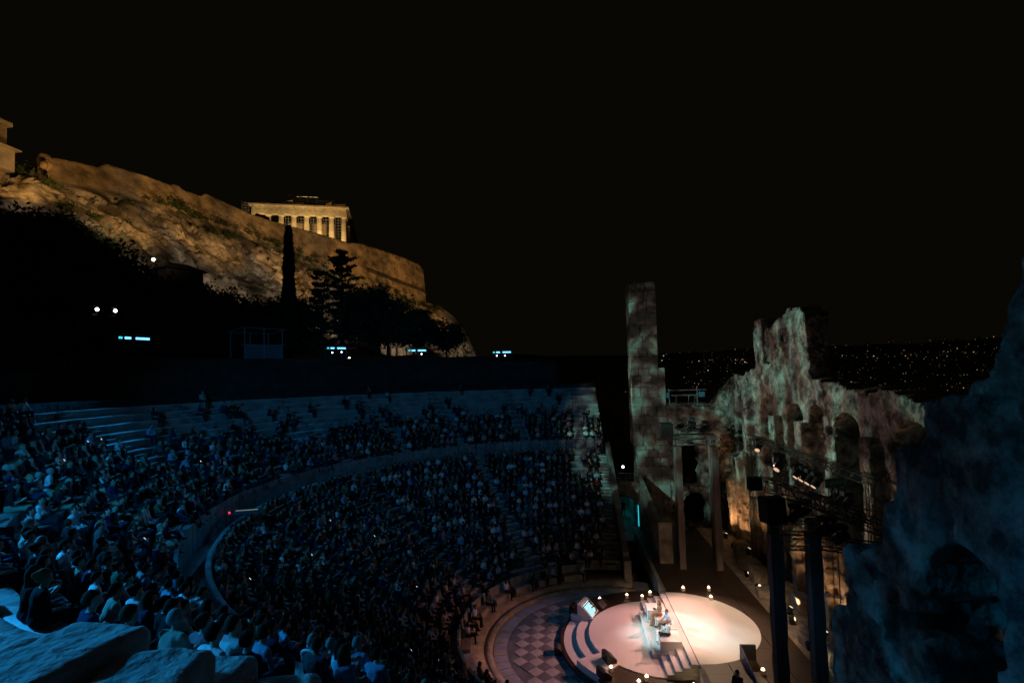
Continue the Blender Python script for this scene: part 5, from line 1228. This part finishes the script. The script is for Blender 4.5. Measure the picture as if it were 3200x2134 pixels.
# seats
def visible(p):
    d = np.array(p)-CAM; z = d@fwd
    if z < 0.6: return None
    x = 0.5+0.5*(d@rt)/z; y = 1067/2134-(d@up)/z*1600/2134
    return (x, y, z) if (-0.03 < x < 1.03 and -0.03 < y < 1.03) else None
WHITE = [(-25.0, 4.7), (-22.0, 5.6), (-21.6, 4.6), (-19.3, 11.7), (-21.1, 10.3), (-17.7, 15.4), (-16.0, 16.4), (-18.6, 12.7), (-15.7, 14.8), (-14.0, 15.4), (-13.0, 15.6), (-11.7, 16.6), (-17.9, 11.5), (-19.2, 9.5), (-18.4, 5.0), (-16.7, 6.3), (-10.1, 8.3), (-10.7, 7.0), (-13.4, 19.5), (-12.3, 22.2), (-10.6, 22.1), (-5.2, 23.3), (-6.5, 18.9), (-10.2, 20.3), (-11, 16.6), (-3.7, 13.2), (-10.8, 11.6), (-12.7, 11.9), (-14.0, 11.2), (-23.2, 7.2)]
seats = []
g = np.random.default_rng(12)
for tierk, (n, rf, zf, stairs_) in enumerate(((NLOW, lower_r, lower_z, LOW_ST), (NUP, upper_r, upper_z, UP_ST))):
    for k in range(n):
        r0 = rf(k)+0.22; s0 = math.asin(-1.3/r0); m_ = int((math.pi-2*s0)*r0/0.56)
        for a in range(m_):
            t = s0+(math.pi-2*s0)*(a+0.5)/m_+g.normal(0, 0.05)/r0
            if min(abs(t-q_)*r0 for q_ in stairs_) < 0.52: continue
            x = r0*math.cos(t); y = r0*math.sin(t)+OY; z = zf(k)+tilt(x, rf(k))
            if tierk == 0: occ = 0.93 if k > 0 else 0.8
            else:
                west = 0.5-0.5*math.cos(t)     # 0 east .. 1 west
                occ = (0.9, 0.86, 0.8, 0.7, 0.5, 0.32, 0.18, 0.1, 0.06, 0.05, 0.03, 0.02)[k]
                if west > 0.62: occ = max(occ, (0.92 if k < 9 else 0.4))
                if x < -18.5 and k > 5: continue
                if x < -10 and y < 3.4: continue
                if x < -12 and k > 8: occ = 0.25
                if x < -13: occ *= 0.72
                if x < -26.6: continue
            if x > 14 and tierk == 0 and k > 10 and t < R(6): occ = 0.2
            if g.uniform() > occ: continue
            v = visible((x, y, z+0.5))
            if v is None: continue
            seats.append([v[2], x, y, z, t, tierk, k, a])
for i_, a in enumerate(bench_angs):
    for e in (-0.5, 0.4):
        if g.uniform() < 0.35: continue
        t = a+e/8.75; x = 8.72*math.cos(t); y = 8.72*math.sin(t)+OY
        v = visible((x, y, 0))
        if v: seats.append([v[2], x, y, -0.58, t, 2, 0, i_])
seats.sort(key=lambda s: s[0])
forced = {}
for (wx, wy) in WHITE:
    best = min(range(min(len(seats), 900)), key=lambda i: (seats[i][1]-wx)**2+(seats[i][2]-wy)**2+(100 if i in forced else 0))
    if (seats[best][1]-wx)**2+(seats[best][2]-wy)**2 < 4: forced[best] = 1
shirt_names = ['white', 'pale blue', 'cream', 'grey', 'black', 'navy', 'dark red', 'green', 'pink']
shirt_p = np.array([0.13, 0.07, 0.06, 0.15, 0.28, 0.18, 0.05, 0.05, 0.03]); shirt_p /= shirt_p.sum()
def rowname(tierk, k):
    if tierk == 2: return 'front orchestra bench'
    if tierk == 0: return '%s row below walkway' % (ordn+['thirteenth', 'fourteenth', 'fifteenth'])[NLOW-1-k]
    return '%s row above walkway' % ordn[k]
far_V = []; far_F = []; far_M = []; nvt = 0
far_mats = [skins[0], clom['white'], clom['pale blue'], clom['cream'], clom['grey'], clom['black'], clom['navy'], clom['dark red'], clom['green'], clom['pink'], trm[0], hairs[0], hairs[1], shoe]
named = {}
for i_, (dep, x, y, z, t, tierk, k, a) in enumerate(seats):
    p = int(g.integers(len(POSES))); sh = shirt_names[int(g.choice(len(shirt_names), p=shirt_p))]; sk_ = int(g.choice(3, p=[.5, .35, .15])); hr_ = int(g.choice(4, p=[.5, .3, .12, .08])); tr_ = int(g.choice(3, p=[.5, .3, .2]))
    if dep < 15 and g.uniform() < 0.33: sh = ['white', 'pale blue', 'cream'][int(g.integers(3))]
    if i_ in forced: sh = 'white'; p = int(g.choice([0, 1, 2, 3, 7]))
    rz = math.atan2(-6.5-y, 0-x)+g.normal(0, 0.16); s = g.uniform(0.94, 1.07)
    if i_ < 300:
        lab = 'person, %s hair, %s top, %s, %s' % (('black', 'brown', 'grey', 'fair')[hr_], sh, POSES[p][0], rowname(tierk, k))
        sub = 'spectators in the '+rowname(tierk, k)
        if i_ < 90:
            o = empty('person', (x, y, z), rz); bm_, hm_ = body_meshes(p, sh, sk_, hr_, tr_)
            link('body', bm_, None, o); link('hair', hm_, None, o)
        else:
            o = link('person', low_mesh(p, sh, sk_, hr_, tr_), None, None, (x, y, z)); o.rotation_euler = (0, 0, rz)
        o.scale = (s, s, s); tag(o, lab, 'person', sub); d_ = np.array((x, y, z))-CAM; named.setdefault(lab, []).append((float(d_@rt)/float(d_@fwd), o))
    else:
        V, Q, mi = POSE_LO[p]; c_, s_ = math.cos(rz)*s, math.sin(rz)*s
        far_V.append(np.stack([x+V[:, 0]*c_-V[:, 1]*s_, y+V[:, 0]*s_+V[:, 1]*c_, z+V[:, 2]*s], 1).astype(np.float32)); far_F.append(Q+nvt); nvt += len(V)
        lut = np.array([0, 1+shirt_names.index(sh), 10, 11 if hr_ == 0 else 12, 13, 13]); far_M.append(lut[mi])
for lab, lst in named.items():          # look-alikes in one row are told apart by their order
    if len(lst) > 1:
        lst.sort(key=lambda q_: q_[0]); n_ = len(lst)
        wds = {2: ['left of two', 'right of two'], 3: ['leftmost of three', 'middle of three', 'rightmost of three']}.get(n_, ['leftmost']+['%s from left' % ordn[k_] for k_ in range(1, n_)])
        for (x_, o), w_ in zip(lst, wds): o['label'] = lab+', '+w_
if far_V:
    me = npmesh('crowd', np.concatenate(far_V), np.concatenate(far_F), np.concatenate(far_M), True)
    for x in far_mats: me.materials.append(x)
    o = link('crowd', me); tag(o, 'distant audience filling the far seat rows', kind='stuff')
print('people in view', len(seats), 'crowd verts', nvt)
# phone glows held in the crowd
ph = emit('phone_glow', (0.75, 0.9, 1.0), 0.9)
q = MB(); q.box(-0.004, 0.004, -0.025, 0.025, -0.05, 0.05); phm = q.mesh('phone'); phm.materials.append(ph)
cand = [s for s in seats if s[0] > 16][::47][:14]
for n_, s in enumerate(cand):
    rz = math.atan2(-6.5-s[2], -s[1]); o = link('phone', phm, None, None, (s[1]+0.42*math.cos(rz), s[2]+0.42*math.sin(rz), s[3]+0.42)); o.rotation_euler = (0, R(-35), rz+math.pi*0)
    tag(o, 'glowing phone held by a spectator in the %s' % rowname(s[5], s[6]), 'phone', 'phones glowing in the '+rowname(s[5], s[6]))

# ---- people on stage
def hand(c, wrist, direction, palm_n, side, curl=0.5):
    """five fingers of unequal length on a palm, as capsules"""
    w_ = Vector(wrist); d = Vector(direction).normalized(); n = Vector(palm_n); n = (n-d*n.dot(d)).normalized(); s = d.cross(n)*side
    k = w_+d*0.085; out = [(w_, k, 0.026, 0.03), (w_+s*0.02, k+s*0.025, 0.018, 0.018), (w_-s*0.02, k-s*0.025, 0.018, 0.018)]
    for off, L in ((-0.03, 0.055), (-0.01, 0.068), (0.01, 0.073), (0.03, 0.062)):
        b = k+s*off; d1 = (d+n*curl*0.5).normalized(); m_ = b+d1*L*0.6; d2 = (d+n*curl*1.8).normalized(); e = m_+d2*L*0.55; out += [(b, m_, 0.0095, 0.009), (m_, e, 0.009, 0.0075)]
    b = w_+d*0.025+s*0.028; m_ = b+(d*0.6+s*0.8).normalized()*0.04; e = m_+(d+s*0.25+n*curl).normalized()*0.035; out += [(b, m_, 0.012, 0.0105), (m_, e, 0.0105, 0.009)]
    return [(tuple(a), tuple(b_), r0, r1, SKIN) for a, b_, r0, r1 in out]
def hero(name, loc, rz, caps, hairc, hands, mats_, lab, hairmat, extra=None):
    o = empty(name, loc, rz); tag(o, lab, 'person', 'people on the stage')
    V, Q, mi = caps_mesh(caps, 0.0145, 0.022); Vs = [V]; Qs = [Q]; Ms = [mi]; n = len(V)
    for hc in hands:
        v, q_, m_ = caps_mesh(hc, 0.0052, 0.006); Vs.append(v); Qs.append(q_+n); Ms.append(m_); n += len(v)
    me = npmesh('body', np.concatenate(Vs), np.concatenate(Qs), np.concatenate(Ms), True)
    for x in mats_: me.materials.append(x)
    link('body', me, None, o)
    if hairc:
        v, q_, m_ = caps_mesh(hairc, 0.013, 0.025); me = npmesh('hair', v, q_, None, True); link('hair', me, hairmat, o)
    for (nm_, cc, mm) in (extra or []):
        v, q_, m_ = caps_mesh(cc, 0.015, 0.02); link(nm_, npmesh(nm_, v, q_, None, True), mm, o)
    return o
gown = mat('striped_gown', (0.48, 0.27, 0.17), 0.55, col2=(0.24, 0.11, 0.06), scale=26, stretch=(1.0, 1.0, 0.12), bump=0.3)
bl = mat('light_blue_shirt', (0.33, 0.55, 0.86), 0.85, 0.08, 6, 0.2, 12); khaki = mat('checked_brown_trousers', (0.20, 0.13, 0.085), 0.9, 0.25, 30)
denim = mat('dark_blue_jeans', (0.022, 0.055, 0.085), 0.9, 0.2, 10); wsh = mat('white_linen_shirt', (0.66, 0.72, 0.72), 0.9, 0.06, 6, 0.2, 12)
# woman: hands folded in lap, long gown
b, hh2 = seated(lean=0.0, arms='lap', hair='long', fem=True, look=0.35, fine=True)
b = [c for c in b if not (c[4] in (TROU, SHOE))]; b = [c if not (c[4] == SHIRT and False) else c for c in b]
b = [c for c in b if not (c[4] == SKIN and c[2] == 0.036)]
b += [((0, -0.085, 0.11), (0, 0.085, 0.11), 0.12, 0.12, SHIRT), ((0.02, 0.07, 0.10), (0.43, 0.07, 0.12), 0.10, 0.085, SHIRT), ((0.02, -0.07, 0.10), (0.43, -0.05, 0.12), 0.10, 0.085, SHIRT),
      ((0.44, 0.07, 0.09), (0.46, 0.10, -0.40), 0.085, 0.10, SHIRT), ((0.44, -0.05, 0.09), (0.50, -0.02, -0.42), 0.085, 0.10, SHIRT), ((0.45, 0.02, 0.05), (0.52, 0.05, -0.44), 0.08, 0.13, SHIRT),
      ((0.56, 0.05, -0.50), (0.66, 0.06, -0.51), 0.035, 0.03, SHOE), ((0.10, 0, 0.45), (0.085, 0, 0.53), 0.05, 0.055, SKIN)]
hw = [hand(None, (0.30, 0.07, 0.215), (0.5, -0.85, -0.05), (0, 0, -1), 1, 0.6), hand(None, (0.30, -0.07, 0.23), (0.5, 0.85, -0.05), (0, 0, -1), -1, 0.6)]
hero('person', (0.62, -5.72, 0.163), R(100), b, hh2, hw, [skins[1], gown, gown, hairs[1], shoe, eye], 'woman with long fair brown hair in a striped gown, seated on a white cube', mat('hair_honey', (0.16, 0.085, 0.035), 0.45))
# man in blue shirt, one leg crossed
b, hh2 = seated(lean=0.05, arms='knees', hair='short', look=0.3, legs='crossed', fine=True); b = [c for c in b if not (c[4] == SKIN and c[2] == 0.036)]
fix = []
for c in b:
    if c[4] == SHIRT and c[2] == 0.041: c = (*c[:4], SKIN)
    fix.append(c)
fix += [((-0.03, -0.12, 0.17), (-0.03, 0.12, 0.17), 0.118, 0.118, SHIRT)]
hm2 = [hand(None, (0.46, 0.07, 0.22), (0.8, -0.5, 0.0), (0, 0, -1), 1, 0.8), hand(None, (0.46, -0.07, 0.22), (0.8, 0.5, 0.05), (0, 0, -1), -1, 0.8)]
hero('person', (-0.50, -5.98, 0.163), R(98), fix, hh2, hm2, [skins[1], bl, khaki, hairs[1], shoe, eye], 'man in light blue shirt and brown trousers with crossed legs on a white cube', mat('hair_chestnut', (0.085, 0.05, 0.025), 0.5), [('belt', [((-0.02, -0.10, 0.185), (-0.02, 0.10, 0.185), 0.126, 0.126, 0)], mat('leather_belt', (0.06, 0.02, 0.012), 0.4))])
# third person: pale shirt, dark jeans
b, hh2 = seated(lean=-0.03, arms='lap', hair='short', look=0.5, legs='together', fine=True); b = [c for c in b if not (c[4] == SKIN and c[2] == 0.036)]
hm3 = [hand(None, (0.30, 0.07, 0.21), (0.6, -0.7, 0.0), (0, 0, -1), 1, 0.7), hand(None, (0.30, -0.07, 0.21), (0.6, 0.7, 0.0), (0, 0, -1), -1, 0.7)]
hero('person', (-1.62, -5.72, 0.163), R(95), b, hh2, hm3, [skins[1], wsh, denim, hairs[2], mat('tan_shoe', (0.16, 0.09, 0.05), 0.5), eye], 'person in white shirt and dark jeans seated nearest the lower steps', mat('hair_silver', (0.42, 0.42, 0.42), 0.5))
# crew member crouched by the stairwell at the bottom edge
b, hh2 = seated(lean=0.12, arms='chin', hair='short', fem=True, look=0.1, legs='together', fine=True); b = [c for c in b if not (c[4] == SKIN and c[2] == 0.036)]
hm4 = [hand(None, (0.25, 0.02, 0.60), (-0.1, 0.0, 1.0), (-1, 0, 0), 1, 0.5), hand(None, (0.32, -0.02, 0.24), (0.8, 0.3, 0), (0, 0, -1), -1, 0.7)]
hero('person', (-6.75, -7.75, 0.46), R(150), b, hh2, hm4, [skins[1], clom['black'], trm[0], hairs[0], shoe, eye], 'crew member in black sleeveless top with hand at the face at the bottom edge', hairs[0])
st = empty('stool', (-6.75, -7.75, 0.0)); tag(st, 'plain black stool under the crew member at the bottom edge', 'stool')
q = MB(); q.lathe((0, 0, 0.40), [(0.17, 0), (0.18, 0.02), (0.17, 0.05)], 14); q.build('seat', M['black'], st)
for k in range(4):
    q = MB(); t = k*math.pi/2+0.4; q.bar((0.15*math.cos(t), 0.15*math.sin(t), 0.40), (0.2*math.cos(t), 0.2*math.sin(t), 0.0), 0.018, 6); q.build('leg', M['black'], st)
# stair opening as a black panel; blue light on its wall coloured navy
ht = empty('stair_hatch', (-4.6, -9.25, 0)); tag(ht, 'black panel standing in for the dark stair opening, its blue lit side painted navy', 'hatch')
q = MB(); q.box(0.95, 1.05, -0.42, 0.36, 0, 0.75, 0.01); q.build('back_panel', M['black'], ht)
q = MB(); q.add([(-1.6, 0.30, 0.004), (1.0, 0.30, 0.004), (1.0, 0.36, 0.004), (-1.6, 0.36, 0.004), (-1.6, 0.30, 0.06), (0.94, 0.30, 0.74), (0.94, 0.36, 0.74), (-1.6, 0.36, 0.06)], [(0,3,2,1),(4,5,6,7),(0,1,5,4),(1,2,6,5),(2,3,7,6),(3,0,4,7)]); q.build('side_panel', mat('navy_painted_light', (0.03, 0.05, 0.12), 0.6), ht)
# standing staff
for (x, y, z, rz, sh, lab) in ((23.5, -6.5, -0.62, math.pi, 'black', 'dark silhouette of a person standing in the teal lit passage'), (20.6, -4.0, 6.75-0.5, math.pi, 'white', 'usher in white shirt standing on the walkway end beside the tower')):
    b, h2 = standing(); V, Q, mi = caps_mesh(b, 0.04, 0.03); o = empty('person', (x, y, z), rz); tag(o, lab, 'person')
    me = npmesh('body', V, Q, mi, True)
    for m_ in slots(sh, 0, 0, 0): me.materials.append(m_)
    link('body', me, None, o); V, Q, mi = caps_mesh(h2, 0.03, 0.03); link('hair', npmesh('hair', V, Q, None, True), hairs[0], o)

# ================================================================== BEAMS OF THE LAMPS SHOWN ABOVE
# blue wash on the audience from every rig
for (x, y, z, s, l, le), (aim, pw, sz) in zip(RIGS, (((-20, 15, 10.5), 3600, 52), ((-16, 10, 8), 2600, 56), ((-17, 10, 8), 2200, 46), ((-17, 9, 8), 2200, 40), ((-23.5, 12.5, 8.5), 14000, 58), ((10, 16, 9.5), 7500, 58))):
    spot('blue_wash', (x*0.96, y*0.945, z), aim, pw, BLUE, sz, 0.7, 0.35)
spot('blue_wash', (-26.4, 15.8, 17.4), (-28.6, 4.6, 12.6), 6000, BLUE, 58, 0.7, 0.35)
# the ruin: mottled projections from the rigs
TEAL = ((0.38, 0.90, 0.78), (0.14, 0.10, 0.10), (0.28, 0.40, 0.32)); MAUV = ((0.42, 0.82, 0.66), (0.20, 0.12, 0.12), (0.34, 0.38, 0.29))
spot('mottled_beam', (-26.5, 15.8, 18.2), (20.5, -10.5, 12), 46000, (1, 1, 1), 25, 0.35, 0.1, (26.0, TEAL))
spot('mottled_beam', (26.6, 15.8, 18.0), (11, -16.5, 12.5), 24000, (1, 1, 1), 29, 0.4, 0.1, (15.0, MAUV, (1.7, 0.5, 1)))
spot('mottled_beam', (26.6, 15.8, 18.0), (-2.5, -16.5, 12.6), 30000, (1, 1, 1), 24, 0.4, 0.1, (15.0, MAUV, (1.7, 0.5, 1)))
spot('mottled_beam', (22.2, 23.5, 18.0), (9, -16.5, 11.5), 17000, (1, 1, 1), 28, 0.4, 0.1, (18.0, TEAL, (1.7, 0.6, 1)))
spot('blue_wall_beam', (-22.0, 23.4, 18.2), (-16.2, -9, 5.5), 5600, (0.006, 0.40, 0.92), 22, 0.6, 0.2, (12.0, ((1, 1, 1), (0.18, 0.18, 0.18), (0.5, 0.5, 0.5)), (1.5, 0.7, 1)))
spot('blue_wall_beam', (-22.0, 23.4, 18.2), (-22.5, -9, 15.5), 1300, (0.006, 0.42, 0.80), 20, 0.8, 0.2)
spot('blue_wash', (4.5, 30.0, 18.1), (0, -3.0, -1), 5200, BLUE, 26, 0.7, 0.35)
# stage wash from the towers and wall arches
PEACH = (1.0, 0.63, 0.40); ROSE = (1.0, 0.40, 0.36)
spot('stage_beam', (-8.3, -8.2, 8.9), (0.4, -9.0, 0), 3000, PEACH, 46, 0.6, 0.12)
spot('stage_beam', (7.4, -10.2, 9.3), (-0.6, -8.0, 0), 2900, PEACH, 46, 0.6, 0.12)
spot('stage_beam', (5.2, -14.6, 8.3), (-0.4, -4.4, -0.6), 6800, ROSE, 36, 0.6, 0.12)
spot('stage_beam', (1.5, -14.6, 8.1), (0.2, -4.6, -0.6), 3600, PEACH, 38, 0.6, 0.12)
spot('stage_beam', (-1.0, -14.6, 8.0), (0, -0.8, -1.2), 2500, ROSE, 40, 0.7, 0.12)
# white key on the speakers from the rigs in the seats
spot('key_beam', (22.0, 23.3, 17.2), (-0.1, -5.7, 0.1), 52000, (0.62, 0.94, 1.0), 5.6, 0.5, 0.1)
spot('key_beam', (9.0, 37.0, 20.8), (-0.3, -5.8, 0.1), 60000, (0.72, 0.96, 1.0), 5.0, 0.5, 0.1)
# citadel floodlights
AMB = (1.0, 0.47, 0.085); WRM = (1.0, 0.74, 0.48)
for (loc, aim, pw, c, sz) in (((24, 42, 34), (46, 74, 50), 11000, AMB, 50), ((44, 40, 32), (70, 75, 53), 17000, AMB, 44), ((66, 34, 28), (98, 71, 53), 26000, AMB, 42), ((96, 26, 22), (136, 64, 53), 42000, AMB, 42), ((130, 16, 16), (175, 57, 52), 46000, AMB, 42),
                              ((16, 40, 31), (38, 66, 38), 4600, WRM, 60), ((46, 34, 26), (64, 66, 38), 7500, WRM, 62), ((72, 32, 24), (92, 64, 36), 9500, WRM, 62), ((104, 20, 19), (118, 56, 33), 11000, WRM, 60), ((142, 10, 14), (160, 44, 29), 12500, WRM, 66),
                              ((24, 62, 38), (34, 76, 48), 1500, AMB, 70)):
    spot('citadel_flood', loc, aim, pw, c, sz, 0.6, 0.6)
for k in range(4):
    a = Matrix.Rotation(TA, 3, 'Z')@Vector((-8, -2-9*k, -2)); b_ = Matrix.Rotation(TA, 3, 'Z')@Vector((2, -3-8.5*k, 8))
    spot('temple_flood', tuple(TO+a), tuple(TO+b_), 6500, (1.0, 0.62, 0.23), 85, 0.6, 0.4)
